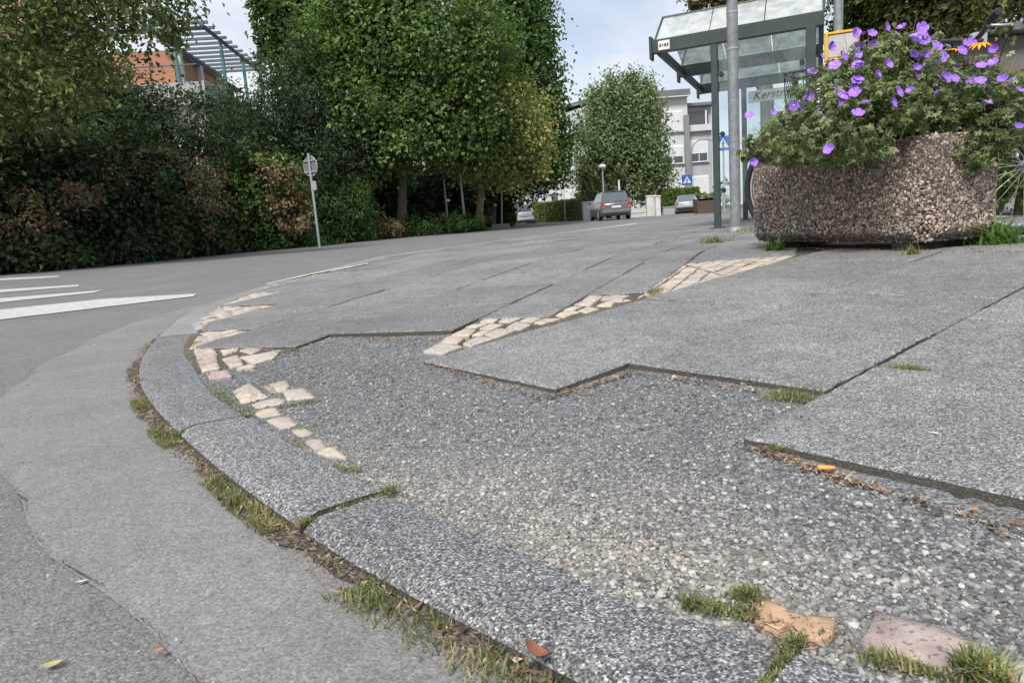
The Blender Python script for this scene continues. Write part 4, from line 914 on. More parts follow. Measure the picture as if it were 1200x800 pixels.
tree('variegated_maple', 'pale yellow green maple with bare reddish trunk by the road', (-1.109, 31.0, 0.222), (-0.48, 31.0, 5.601), .17,
     [((0.686, 30.5, 4.379), (1.449, 1.601, 1.754)), ((-0.145, 30.5, 5.495), (1.296, 1.334, 1.373)), ((1.283, 30.5, 3.446), (0.991, 1.067, 1.144)), ((0.014, 30.5, 2.819), (1.449, 1.106, 0.762))], 16000, 'leaf_variegated', bark='bark_pale', L_=.17, Wd=.12, clump=.28)
shrub('undergrowth', 'dark shady undergrowth behind the two tree trunks', [((-3.728, 35.0, 1.9), (3.281, 1.5, 1.487)), ((-5.673, 32.0, 2.592), (1.52, 1.5, 2.0)), ((-0.946, 39.0, 1.548), (1.56, 1.5, 1.657)), ((-1.999, 36.0, 2.753), (2.25, 1.5, 1.53)), ((-4.297, 40.0, 1.725), (4.0, 1.5, 1.5)), ((-1.841, 41.0, 2.307), (2.255, 1.5, 2.05))], 40000, 'leaf_yew', L_=.24, Wd=.15, inner=.3)
shrub('low_shrub', 'low straggly shrub row below the leaning poles', [((-3.14, 28.5, 0.536), (2.209, 0.7, 0.321)), ((-1.657, 30.0, 0.346), (1.125, 0.6, 0.3))], 5000, 'leaf_dark', L_=.13, Wd=.08, clump=.1, stem=False)
shrub('brush_heap', 'brown heap of dry cuttings at the foot of the maple', [((-4.642, 27.0, 0.524), (0.675, 0.7, 0.338))], 2600, 'leaf_brown', cat='brush heap', L_=.2, Wd=.05, clump=.08, stem=False)
shrub('round_shrub', 'small rounded dark shrub before the white parked car', [((0.184, 38.0, 0.704), (0.522, 0.8, 0.522))], 4200, 'leaf_dark', L_=.13, Wd=.09, clump=.12)
# across the junction
tree('birch_tree', 'grey green birch shaped tree before the grey apartment block', (7.704, 45.0, 0.635), (7.964, 45.0, 6.268), .18,
     [((7.286, 45.0, 6.837), (1.575, 1.575, 1.575)), ((9.01, 45.0, 6.609), (1.35, 1.575, 1.8)), ((7.903, 45.0, 4.962), (2.138, 2.081, 2.025)), ((6.503, 45.0, 4.271), (1.575, 1.688, 1.8)), ((9.352, 45.0, 4.329), (1.575, 1.688, 1.8)), ((5.867, 45.0, 2.61), (1.238, 1.181, 1.125)), ((9.771, 45.0, 2.432), (1.238, 1.181, 1.125)), ((7.908, 45.0, 2.675), (2.587, 2.025, 1.463)), ((7.507, 45.0, 8.061), (0.506, 0.703, 0.9)), ((8.748, 45.0, 8.075), (0.45, 0.731, 1.012)), ((9.753, 45.0, 7.591), (0.506, 0.703, 0.9)), ((6.498, 45.0, 7.308), (0.506, 0.703, 0.9))], 34000, 'leaf_birch', L_=.22, Wd=.14, clump=.34)
def hedge_box(label, a, b, h, th, mat, n, z0=.1):
    a, b = np.array(a[:2]), np.array(b[:2]); d = b - a; L_ = np.linalg.norm(d); d /= L_; nr = np.array([d[1], -d[0]]); t = plant('hedge', label, 'hedge', (*a, z0))
    u = RNG.uniform(0, L_, n); face = RNG.integers(0, 3, n); v = np.where(face == 0, th / 2, np.where(face == 1, -th / 2, RNG.uniform(-th / 2, th / 2, n))); zz = np.where(face == 2, h, RNG.uniform(.05, h, n))
    C = np.stack([a[0] + d[0] * u + nr[0] * v, a[1] + d[1] * u + nr[1] * v, z0 + zz], 1) + RNG.normal(0, .05, (n, 3)); Nn = np.stack([np.where(face < 2, np.sign(v) * nr[0], 0), np.where(face < 2, np.sign(v) * nr[1], 0), (face == 2) * 1.0], 1)
    Nn = unit(Nn * .7 + RNG.normal(size=(n, 3)) * .5 + np.array([0, 0, .35])); vv, f = leafcloud(C, Nn, .13, .09); setpar(npobj('foliage', vv, f, M[mat]), t)
    m = MB(); m.box((*((a + b) / 2), z0 + h * .48), (L_ * .99, th * .8, h * .93), Matrix.Rotation(math.atan2(d[1], d[0]), 3, 'Z')); setpar(m.build('inner_twigs', M['leaf_yew']), t); return t
hedge_box('long clipped green hedge behind the thin posts beside the white pillar', (1.172, 52.0, 0.224), (5.002, 43.0, 0.174), 1.35, .8, 'leaf_hedge', 9000)
hedge_box('bright clipped hedge between the right white pillar and the road sign', (10.015, 44.0, 0.235), (12.404, 44.0, 0.112), 1.35, .8, 'leaf_hedge', 5000, .25)
hedge_box('dark hedge top behind the left white pillar', (5.031, 47.0, 0.638), (7.342, 47.0, 0.467), 1.75, .8, 'leaf_hedge', 4500, .15)
shrub('garden_bush', 'bushy green garden plants beside the far stone planter', [((12.568, 43.0, 0.92), (0.752, 0.6, 0.484)), ((13.581, 43.0, 1.26), (0.537, 0.6, 0.86))], 1800, 'leaf_birch', L_=.12, Wd=.08, clump=.1, stem=False)

# behind the shelter and the planter
tree('cedar_tree', 'dark conifer above the planter at the top edge', (6.825, 13.0, 0.73), (6.772, 13.0, 4.009), .2, [((6.776, 13.0, 3.723), (0.552, 0.601, 0.65)), ((6.735, 13.2, 3.048), (0.495, 0.578, 0.66)), ((7.096, 13.0, 3.122), (0.488, 0.528, 0.569)), ((6.839, 13.0, 4.569), (0.569, 0.609, 0.65))], 13000, 'leaf_dark', L_=.11, Wd=.06, clump=.16)
tree('beech_tree', 'yellowish olive tree hanging over the brown wall at top right', (7.857, 12.0, 0.523), (7.57, 12.0, 4.294), .16, [((7.249, 12.0, 3.402), (0.72, 0.675, 0.63)), ((7.88, 12.0, 3.556), (0.9, 0.75, 0.6)), ((7.024, 12.2, 2.864), (0.458, 0.458, 0.458)), ((8.586, 12.0, 3.572), (0.6, 0.525, 0.45)), ((7.085, 12.0, 4.134), (1.05, 0.825, 0.6))], 12000, 'leaf_olive', L_=.12, Wd=.075, clump=.18)
tree('roadside_tree', 'olive tree showing above the roof of the bus shelter', (7.283, 19.0, 0.37), (7.111, 19.0, 6.054), .2, [((6.1, 19.0, 5.605), (0.713, 0.546, 0.38)), ((6.89, 19.0, 6.172), (1.425, 1.188, 0.95)), ((5.428, 19.0, 5.506), (0.285, 0.237, 0.19))], 6000, 'leaf_olive', L_=.16, Wd=.09, clump=.2)
shrub('garden_shrub', 'green garden shrub between planter and brown wall at right', [((4.541, 6.2, 0.785), (0.388, 0.6, 0.465)), ((4.532, 6.6, 1.214), (0.33, 0.5, 0.247))], 6000, 'leaf_hedge', L_=.06, Wd=.035, clump=.09, zmin=.2)
wl = empty('garden_house', (10.111, 15.0, 0.18), 'brown rendered house wall behind the planter at right', 'house')
m = MB(); m.box((4.2, 2, 1.65), (11, 4, 3.3)); m.build('wall', M['wall_brown'], wl); m = MB(); m.box((4.2, 2, 3.42), (11.6, 4.6, .2), None, .03); m.build('roof', M['tile'], wl)
m = MB(); m.box((1.6, -.02, 1.5), (1.3, .1, 1.4), None, .01); wf = m.build('window', M['white'], wl); m = MB(); m.box((1.6, -.08, 1.5), (1.1, .04, 1.2)); m.build('pane', M['window_glass'], wf)

# ------------------------------------------------------------------ geranium and coneflower in the planter
PB = np.array(PL.location)
ger = empty('geranium', (PB[0] + ploc(.6, .3, 0)[0], PB[1] + ploc(.6, .3, 0)[1], PB[2] + PH - .04), 'bushy violet cranesbill geranium spilling over the planter rim', 'flowering plant')
BL = [((1.632, 3.35, 0.828), (0.26, 0.26, 0.218)), ((1.866, 3.3, 0.861), (0.289, 0.28, 0.239)), ((2.095, 3.25, 0.798), (0.252, 0.25, 0.211)), ((1.514, 3.6, 0.768), (0.207, 0.22, 0.135)), ((1.585, 3.25, 0.702), (0.244, 0.2, 0.106)), ((2.22, 3.2, 0.745), (0.136, 0.2, 0.16)), ((1.44, 3.75, 0.725), (0.122, 0.15, 0.075)), ((1.86, 3.15, 0.763), (0.236, 0.15, 0.102)), ((1.83, 3.35, 1.063), (0.168, 0.2, 0.092)), ((2.104, 3.05, 0.603), (0.13, 0.1, 0.091)), ((2.264, 3.15, 0.697), (0.087, 0.12, 0.134)), ((1.394, 3.75, 0.715), (0.112, 0.1, 0.056)), ((1.513, 3.4, 0.689), (0.213, 0.1, 0.051)), ((1.623, 3.06, 0.631), (0.115, 0.07, 0.054))]
C, Nn = lobes_points(BL, 15000, clump=.055, perclump=12, shell=(.6, 1.05), inner=.25, up=.55, rnd=.8)
# palmate leaves: five pointed lobes each
def palmate(C, Nn, size):
    n = len(C); tmp = RNG.normal(size=(n, 3)); t = unit(tmp - np.einsum('ni,ni->n', tmp, Nn)[:, None] * Nn); sv = np.cross(Nn, t); s = (size * RNG.uniform(.5, 1.25, n))[:, None]; V = []
    V.append(C)
    for k in range(5):
        a = (k - 2) * .95; d = t * math.cos(a) + sv * math.sin(a); e = -t * math.sin(a) + sv * math.cos(a); ln = .5 if abs(k - 2) < 2 else .42
        V += [C + (d * .30 - e * .14) * s + Nn * s * .03, C + d * ln * s - Nn * s * .10, C + (d * .30 + e * .14) * s + Nn * s * .03]
    V = np.stack(V, 1); F_ = np.array([(0, 1 + 3 * k, 2 + 3 * k, 3 + 3 * k) for k in range(5)]); return V.reshape(-1, 3), (F_[None] + (np.arange(n) * 16)[:, None, None]).reshape(-1, 4)
vv, ff = palmate(C, Nn, .037); setpar(tag(npobj('leaves', vv, ff, M['leaf_geranium']), kind='stuff'), ger)
sm = MB(); soilc = lambda: Vector(PB) + Vector(ploc(random.uniform(.15, 1.05), random.uniform(.1, .5), PH - .05))
for k in range(700):
    c = Vector(C[random.randrange(len(C))]); d = (c - Vector(ger.location)).normalized(); e = c + d * random.uniform(.02, .09) + Vector((0, 0, random.uniform(-.01, .05))); b = c - d * .12 - Vector((0, 0, .05)); sm.tube([b, c, e], [.0016, .0013, .0009], 4)
setpar(tag(sm.build('stalks', M['leaf_dry']), kind='stuff'), ger)
FL = [[(1.663, 3.3, 1.164), (1.724, 3.35, 1.169), (1.855, 3.4, 1.202), (1.864, 3.35, 1.136), (1.602, 3.2, 1.136), (1.589, 3.4, 1.13), (1.538, 3.35, 1.084), (1.512, 3.4, 1.027), (1.622, 3.35, 1.085), (1.617, 3.3, 1.067), (1.618, 3.2, 1.052), (1.597, 3.15, 1.0), (1.721, 3.15, 0.991), (1.598, 3.15, 0.939), (1.604, 3.2, 0.915), (1.562, 3.1, 0.878), (1.543, 3.2, 0.897), (1.559, 3.2, 0.855), (1.561, 3.15, 0.865), (1.474, 3.35, 0.913), (1.45, 3.35, 0.895), (1.523, 3.0, 0.777), (1.745, 3.1, 0.869), (1.772, 3.05, 0.858), (1.72, 3.1, 0.828), (1.903, 3.1, 0.847), (1.97, 3.3, 1.135), (2.01, 3.3, 1.106), (1.986, 3.3, 1.115), (1.934, 3.25, 1.063), (1.917, 3.2, 1.024), (1.89, 3.2, 1.011), (1.847, 3.15, 0.967), (1.899, 3.2, 0.985), (1.994, 3.2, 1.011), (2.081, 3.2, 1.037), (1.927, 3.1, 0.913), (1.953, 3.1, 0.914), (1.99, 3.1, 0.908), (2.1, 3.1, 0.953), (2.127, 3.05, 0.906), (2.064, 3.0, 0.783), (2.274, 3.1, 0.838), (2.234, 3.05, 0.679), (1.408, 3.0, 0.645), (1.28, 3.55, 0.645), (1.42, 3.3, 0.855), (1.769, 3.35, 1.12), (2.144, 3.25, 1.063), (1.288, 3.6, 0.881)]][0]
fi = [k for k in range(len(C)) if C[k][2] > PB[2] + .62]
for k in random.sample(fi, 52):
    FL.append(tuple(C[k] + np.array([0, -.05, .03])))
def flower_mesh(cup):
    m = MB(); e = MB()
    for k in range(5):
        a = 2 * PI * k / 5; d = Vector((math.cos(a), math.sin(a), 0)); s_ = Vector((-math.sin(a), math.cos(a), 0)); z = Vector((0, 0, 1))
        m.add([d * .002, d * .012 - s_ * .009 + z * cup * .006, d * .0215 - s_ * .0115 + z * cup * .013, d * .026 + z * cup * .012, d * .0215 + s_ * .0115 + z * cup * .013, d * .012 + s_ * .009 + z * cup * .006, d * .014 + z * cup * .004], [(0, 1, 6), (1, 2, 6), (2, 3, 6), (3, 4, 6), (4, 5, 6), (5, 0, 6)], True)
    return m.mesh('flower', M['petal'])
FMS = [flower_mesh(c) for c in (.3, .8, 1.4)]
em = MB().tube([(0, 0, .0005), (0, 0, .005)], [.0045, .002], 6).mesh('flower_eye', M['petal_eye'])
for p in FL:
    p = Vector(p); o = bpy.data.objects.new('flower', random.choice(FMS)); link(o); nrm = Vector((random.gauss(0, .45), random.gauss(-.75, .35), random.gauss(.6, .3))).normalized()
    o.location = p - Vector((.02, .06, 0)); o.rotation_euler = nrm.to_track_quat('Z', 'Y').to_euler(); q = random.uniform(.68, 1.12); o.scale = (q, q, q * random.uniform(.7, 1.4)); setpar(o, ger)
    y = bpy.data.objects.new('flower_eye', em); link(y, o)
def daisy(c, nrm, n, r, name, label, stem_to):
    t = empty(name, stem_to, label, 'flower'); nrm = Vector(nrm).normalized(); q = nrm.to_track_quat('Z', 'Y'); m = MB()
    for k in range(n):
        a = 2 * PI * k / n + random.uniform(-.1, .1); d = Vector((math.cos(a), math.sin(a), 0)); s_ = Vector((-math.sin(a), math.cos(a), 0)); dr = random.uniform(.25, .6) * r
        pts_ = [d * r * .15, d * r * .6 - s_ * r * .14 - Vector((0, 0, dr * .4)), d * r - Vector((0, 0, dr)), d * r * .6 + s_ * r * .14 - Vector((0, 0, dr * .4))]
        m.add([q @ v + Vector(c) for v in pts_], [(0, 1, 2, 3)], True)
    setpar(m.build('petals', M['petal_orange']), t)
    m = MB(); m.tube([Vector(c) + nrm * h for h in (-.004, .004, .010, .014)], [r * .2, r * .26, r * .22, r * .08], 10); setpar(m.build('flower_head', M['cone']), t)
    m = MB(); m.tube(spline3([c, (Vector(c) + Vector(stem_to)) / 2 + Vector((.02, 0, .03)), stem_to], 4), .0025, 5); setpar(m.build('stem', M['stem']), t)
st0 = tuple(Vector(PB) + Vector(ploc(.25, .3, PH - .05)))
daisy((2.114, 3.1, 1.061), (-.1, -.3, 1), 13, .050, 'coneflower', 'large orange coneflower below the bicycle handlebar end', st0)
daisy((2.068, 3.2, 1.06), (.2, -.2, 1), 12, .036, 'coneflower', 'smaller orange coneflower half hidden among violet blooms', st0)
daisy((2.211, 3.15, 1.006), (-.3, -.2, 1), 7, .018, 'coneflower', 'tiny yellow bud flower right of the large orange bloom', st0)
dst = MB()
for k in range(9):
    a = Vector((2.153, 3.0, 0.544)) + Vector((random.uniform(-.02, .10), random.uniform(0, .1), 0)); b = Vector((2.178, 3.05, 0.972)) + Vector((random.uniform(-.06, .09), random.uniform(0, .1), random.uniform(-.1, .04)))
    dst.tube(spline3([a, (a + b) / 2 + Vector((random.uniform(-.05, .05), 0, 0)), b], 4), .0012, 4)
tag(dst.build('dry_grass_stems', M['stem']), 'thin dry bending stems at the right end of the planter', 'plant')

# ------------------------------------------------------------------ bicycles
def bicycle(label, loc, rz, steer=.0, lean=.04, basket=False):
    front = []
    t = empty('bicycle', loc, label, 'bicycle'); t.rotation_euler = (lean, 0, rz); R = .345; WB = 1.08; fr_ = M['black_paint']   # rolls along +x; rear axle at 0
    for x in (0, WB):
        w = MB().ring((x, 0, R), (0, 1, 0), R - .02, .019, 40, 8).build('wheel', M['black'], t); n_before = len(bpy.data.objects)
        MB().ring((x, 0, R), (0, 1, 0), R - .045, .011, 40, 6).build('rim', M['chrome'], w)
        s_ = MB()
        for k in range(28):
            a = 2 * PI * k / 28; b = a + (.38 if k % 2 else -.38); sd_ = .028 if k % 4 < 2 else -.028
            s_.tube([(x + .018 * math.cos(b), sd_, R + .018 * math.sin(b)), (x + (R - .05) * math.cos(a), 0, R + (R - .05) * math.sin(a))], .0016, 4)
        s_.build('spokes', M['chrome'], w); MB().tube([(x, -.05, R), (x, -.034, R), (x, -.03, R), (x, .03, R), (x, .034, R), (x, .05, R)], [.012, .012, .026, .026, .012, .012], 12).build('hub', M['zinc_pale'], w)
        mg = MB(); pts_ = []
        for k in range(13):
            a = (.15 + 2.6 * k / 12) if x == 0 else (.5 + 2.1 * k / 12); pts_.append((x + (R + .025) * math.cos(a), 0, R + (R + .025) * math.sin(a)))
        for i in range(12):
            a, b = Vector(pts_[i]), Vector(pts_[i + 1]); mg.add([a + Vector((0, -.026, -.01)), a + Vector((0, 0, .004)), a + Vector((0, .026, -.01)), b + Vector((0, .026, -.01)), b + Vector((0, 0, .004)), b + Vector((0, -.026, -.01))], [(0, 1, 4, 5), (1, 2, 3, 4)], True)
        mgo = mg.build('mudguard', M['panel_grey'] if x == 0 else fr_, t)
        if x: front += [w, mgo] + list(w.children)
    f = MB(); bb = (.44, 0, .29); st_ = (.27, 0, .78); hd = (.86, 0, .86); hb = (.90, 0, .70)
    f.tube([bb, st_], .016, 10); f.tube([bb, hb], .017, 10); f.tube([(.34, 0, .55), hd], .014, 10); f.tube([hd, hb], .019, 10)
    for s in (-1, 1): f.tube([(0, .055 * s, R), (.40, .035 * s, .29)], .009, 8); f.tube([(0, .055 * s, R), (.29, .012 * s, .70)], .008, 8)
    f.build('frame', fr_, t); k_ = MB()
    for s in (-1, 1): k_.tube([(.91, .035 * s, .68), (.94, .05 * s, .55), (WB, .055 * s, R)], [.012, .011, .009], 8)
    k_.tube([(.91, -.05, .68), (.91, .05, .68)], .013, 8); front.append(k_.build('fork', fr_, t))
    MB().tube([st_, (.245, 0, .88)], .013, 8).build('seatpost', M['chrome'], t)
    sd_ = MB(); rings_ = []
    for x, w, h in ((.10, .055, .93), (.13, .10, .945), (.20, .11, .945), (.27, .07, .93), (.34, .03, .925), (.40, .022, .925), (.42, .012, .915)):
        rings_.append([(x, w * math.cos(a), h + (.022 if math.sin(a) > 0 else .035) * math.sin(a)) for a in np.linspace(0, 2 * PI, 12, endpoint=False)])
    sd_.loft(rings_, True, True).build('saddle', M['black'], t)
    h = MB(); c = (.83, 0, 1.06); h.tube([(.86, 0, .86), (.84, 0, 1.0), (.86, 0, 1.07)], .013, 8); h.tube(spline3([(.80, -.33, 1.12), (.83, -.22, 1.115), (.87, -.1, 1.09), (.88, 0, 1.07), (.87, .1, 1.09), (.83, .22, 1.115), (.80, .33, 1.12)], 5), .012, 8); front.append(h.build('handlebar', M['black_paint'], t))
    front.append(MB().box((.90, 0, 1.075), (.07, .05, .06), None, .01).build('stem_clamp', M['chrome'], t))
    for s in (-1, 1):
        front.append(MB().tube([(.785, .375 * s, 1.122), (.79, .36 * s, 1.122), (.825, .235 * s, 1.115)], [.014, .019, .017], 10).build('grip', M['black'], t))
        front.append(MB().tube(spline3([(.83, .20 * s, 1.10), (.89, .24 * s, 1.085), (.87, .33 * s, 1.07)], 4), .007, 6).build('brake_lever', M['zinc_pale'], t))
        front.append(MB().tube(spline3([(.84, .20 * s, 1.11), (.98, .14 * s, 1.12), (.98, .05 * s, .98), (.95, .03 * s, .72)], 5), .003, 5).build('cable', M['black'], t))
    cr_ = MB(); cr_.disc((.44, .05, .29), (0, 1, 0), .085, .006, 28); cr_.tube([(.44, .06, .29), (.52, .07, .14)], .009, 6); cr_.tube([(.44, -.06, .29), (.36, -.07, .44)], .009, 6); cr_.box((.52, .12, .14), (.09, .09, .02)); cr_.box((.36, -.12, .44), (.09, .09, .02)); cr_.build('crank', M['zinc'], t)
    for o in front:
        if o.name.split('.')[0] in ('handlebar', 'stem_clamp', 'grip', 'brake_lever', 'cable'): o.data.transform(Matrix.Translation((-.075, 0, -.10)))
    T_ = Matrix.Translation((.89, 0, 0)) @ Matrix.Rotation(steer, 4, 'Z') @ Matrix.Translation((-.89, 0, 0))
    for o in front: o.data.transform(T_)
    if basket:
        b = MB(); x0, x1, y0, z0, z1 = -.06, .24, .13, .78, .965
        for z, e in ((z0, .03), ((z0 + z1) / 2, .015), (z1, 0)):
            q = [(x0 + e, -y0 + e, z), (x1 - e, -y0 + e, z), (x1 - e, y0 - e, z), (x0 + e, y0 - e, z)]
            for i in range(4): b.tube([q[i], q[(i + 1) % 4]], .004, 5)
        for k in range(7):
            u = k / 6; xx = x0 + (x1 - x0) * u; yy = -y0 + 2 * y0 * u
            for s in (-1, 1): b.tube([(xx, s * (y0 - .03), z0), (xx, s * y0, z1)], .0025, 4)
            for xa, xb in ((x0 + .03, x0), (x1 - .03, x1)): b.tube([(xa, yy * .85, z0), (xb, yy, z1)], .0025, 4)
            b.tube([(xx, -y0 + .03, z0), (xx, y0 - .03, z0)], .0025, 4)
        b.build('basket', M['black_paint'], t)
    return t
bicycle('black bicycle with rear wire basket parked behind the flower planter', (1.78, 4.10, .185), math.radians(-38.5), math.radians(32), .03, True)

# ------------------------------------------------------------------ bus shelter
SA = np.array([1.92, 8.40]); sa_, sb_ = np.array([.910, -.415]), np.array([.415, .910])
SH = empty('bus_shelter', (SA[0] + sa_[0] * .66, SA[1] + sa_[1] * .66, .185), 'dark steel bus shelter with saw-tooth roof of dirty glass', 'bus shelter')
SROT = Matrix.Rotation(math.atan2(sa_[1], sa_[0]), 3, 'Z')
def sp(a, b, z): p = SA + sa_ * a + sb_ * b; return (p[0], p[1], z)
def sbox(m, a, b, z, da, db, dz, c=.004): m.box(sp(a, b, z), (da, db, dz), SROT, c); return m
def spart(m, name, mat): return setpar(m.build(name, M[mat]), SH)
ZB = 2.30; BAYS = (0, 1.72, 3.44)
for b in BAYS:
    spart(sbox(MB(), .88, b, ZB + .012, 1.82, .09, .145), 'roof_beam', 'shelter_steel')
    spart(sbox(MB(), -.045, b, ZB + .0, .03, .13, .25), 'beam_end_plate', 'shelter_steel')
for a in (.03, 1.76):
    for k in range(2):
        spart(sbox(MB(), a, (BAYS[k] + BAYS[k + 1]) / 2, ZB - .02, .05, BAYS[1] - .10, .10), 'side_rail', 'shelter_steel')
for k, b in enumerate(BAYS):
    # tilted panes: steep one towards the viewer, shallow one falling back
    bq = b + .48; zq = ZB + .42; z0 = ZB + .095; f_ = MB()
    tilt = math.atan2(zq - z0, .40); ax = SROT @ Vector((1, 0, 0)); Rt = Matrix.Rotation(tilt, 3, ax) @ SROT
    for n_p in range(3):
        a0 = .02 + .5867 * n_p; f_ = MB(); f_.box(sp(a0 + .29, b + .25, (z0 + zq) / 2), (.575, .54, .012), Rt); spart(f_, 'roof_pane', 'roof_pane')
    f_ = MB(); f_.tube([sp(.0, bq - .02, zq + .01), sp(1.78, bq - .02, zq + .01)], .02, 6); spart(f_, 'ridge_bar', 'shelter_steel')
    for a in (-.005, 1.785):
        f_ = MB(); f_.tube([sp(a, b, ZB + .08), sp(a, bq, zq)], .014, 6); spart(f_, 'pane_edge_bar', 'shelter_steel')
    if k < 2:
        bn = BAYS[k + 1]; L_ = bn - bq; t2 = -math.atan2(zq - z0, L_ - .06); R2 = Matrix.Rotation(t2, 3, ax) @ SROT
        for n_p in range(3):
            f_ = MB(); f_.box(sp(.02 + .5867 * n_p + .29, (bq + bn) / 2 - .02, (z0 + zq) / 2), (.575, L_ + .02, .012), R2); spart(f_, 'roof_pane', 'roof_pane')
for (a, b, w) in ((.66, 0, .075), (1.66, 0, .10), (.66, 3.44, .075), (1.66, 3.44, .10), (.66, 1.72, .06), (1.66, 1.72, .08)):
    if (a, b) == (.66, 1.72): continue
    z1 = ZB - .09; m = sbox(MB(), a, b, (z1 + .10) / 2 + .04, w, w, z1 - .10, .006); spart(m, 'post', 'shelter_steel')
    spart(sbox(MB(), a, b, .193, w + .08, w + .08, .016), 'base_plate', 'shelter_steel')
spart(sbox(MB(), 1.16, 0, 1.30, .90, .010, 1.65, 0), 'end_pane', 'pane'); spart(sbox(MB(), 1.16, 3.44, 1.30, .90, .010, 1.65, 0), 'end_pane', 'pane')
for b0 in (.86, 2.58): spart(sbox(MB(), 1.66, b0, 1.30, .010, 1.58, 1.65, 0), 'back_pane', 'pane')
for a in (.735, 1.575):
    for z in (.62, 1.25, 1.9):
        spart(MB().disc(sp(a, -.02, z), (sb_[0], sb_[1], 0), .028, .05, 12), 'glass_clamp', 'black')
bn_ = MB(); sbox(bn_, 1.30, 2.4, .63, .38, 1.9, .04); spart(bn_, 'bench_seat', 'shelter_steel')
for b in (1.7, 3.1): spart(sbox(MB(), 1.42, b, .40, .30, .05, .42), 'bench_bracket', 'shelter_steel')
spart(sbox(MB(), .11, -.048, ZB + .01, .13, .006, .10, 0), 'sticker', 'white')
# stop name in slanted script on the far beam
def lettering(txt, size, loc, rot, mat, parent, shear=.35):
    cu_ = bpy.data.curves.new('lettering', 'FONT'); cu_.body = txt; cu_.size = size; cu_.shear = shear; cu_.align_x = 'CENTER'; cu_.extrude = .002; cu_.materials.append(M[mat])
    tmp = bpy.data.objects.new('lettering_source', cu_); COL.objects.link(tmp); dg = bpy.context.evaluated_depsgraph_get(); me = bpy.data.meshes.new_from_object(tmp.evaluated_get(dg)); bpy.data.objects.remove(tmp)
    o = bpy.data.objects.new('lettering', me); link(o); o.location = loc; o.rotation_euler = rot
    if parent: setpar(o, parent)
    return o
spart(sbox(MB(), 1.16, 3.385, ZB - .22, .86, .012, .17), 'name_board', 'white')
lettering('Kerstraße', .17, sp(1.14, 3.372, ZB - .265), (PI / 2, 0, math.atan2(sa_[1], sa_[0])), 'shelter_steel', SH)
mk = MB()
for k, (w_, h_) in enumerate(((.020, .034), (.012, .026), (.022, .030), (.016, .036))): sbox(mk, .068 + .028 * k, -.0525, ZB + .01, w_, .003, h_, 0)
spart(mk, 'sticker_print', 'shelter_steel')

# grey pole before the shelter
PO = (2.285, 6.8, 0.296)
po = empty('steel_pole', (PO[0], PO[1], .185), 'galvanised steel pole in front of the bus shelter post', 'pole')
MB().tube([(0, 0, 0), (0, 0, 3.6)], .051, 20).build('shaft', M['zinc'], po); MB().tube([(0, 0, 0), (0, 0, .02), (0, 0, .05)], [.085, .085, .054], 18).build('foot_collar', M['zinc'], po)
for z in (1.70, 2.02): MB().tube([(0, 0, z), (0, 0, z + .012)], .054, 20).build('band', M['zinc_pale'], po)
MB().box((-.085, -.02, 2.30), (.05, .05, .34), None, .008).build('clamp', M['shelter_steel'], po)
m = MB(); m.box((-.06, -.06, 2.72), (.30, .004, .42), None, .001); m.build('sign_back', M['zinc_pale'], po)
# stop pole with the yellow framed timetable
TP = (3.043, 6.3, 0.68)
tp = empty('stop_pole', (TP[0], TP[1], .185), 'grey stop pole carrying a yellow framed timetable case', 'pole')
MB().tube([(0, 0, 0), (0, 0, 3.2)], .038, 16).build('shaft', M['zinc'], tp)
tb = MB(); tb.box((0, -.075, 1.545), (.235, .05, .19), Matrix.Rotation(-.35, 3, 'Z'), .006); q = tb.build('timetable_case', M['panel_grey'], tp)
fr2 = MB(); Rz = Matrix.Rotation(-.35, 3, 'Z')
for c, d in (((-.128, -.075, 1.545), (.022, .07, .235)), ((.124, -.075, 1.545), (.012, .04, .235)), ((0, -.075, 1.652), (.235, .07, .020)), ((0, -.075, 1.44), (.235, .045, .02))):
    v = Rz @ Vector((c[0], 0, 0)); fr2.box((v.x, c[1] + v.y, c[2]), d, Rz, .003)
fr2.build('case_frame', M['yellow'], tp)

# ------------------------------------------------------------------ signs and posts
def round_sign():
    b = (-5.481, 20.5, 0.024); tpp = (-5.487, 20.5, 2.804); lean = (Vector(tpp) - Vector(b)); h = lean.length
    t = empty('traffic_sign', (b[0], b[1], b[2]), 'round traffic sign seen from behind on a leaning pole', 'traffic sign'); ax = lean.normalized()
    MB().tube([(0, 0, 0), ax * h], .035, 14).build('pole', M['zinc_pale'], t)
    c = ax * (h - .36) + Vector((.012, .045, 0)); nf = Vector((.55, .83, 0)).normalized()
    MB().disc(c, nf, .285, .012, 36).build('disc', M['zinc'], t); MB().ring(c, nf, .285, .014, 36, 6).build('rim', M['zinc_pale'], t)
    m = MB(); u = nf.cross(Vector((0, 0, 1)))
    for dz in (-.16, .16): m.box(c + Vector((0, 0, dz)) - nf * .02, (.5, .03, .04), frame(nf))
    m.build('bracket', M['zinc_pale'], t); MB().box(ax * (h - .92) + Vector((.07, 0, 0)), (.12, .10, .26), None, .01).build('clamp_box', M['zinc_pale'], t)
round_sign()
POSTS = [((-2.33, 29.5, 0.256), (-2.36, 29.5, 2.32), .045, 'thinner grey post left of the pair under the maple', True), ((-1.587, 29.0, 0.101), (-1.628, 29.0, 2.513), .055, 'taller grey post right of the pair under the maple', False), ((-0.082, 34.0, 0.199), (0.06, 34.0, 2.32), .05, 'slim pale post standing beside the round dark shrub', False)]
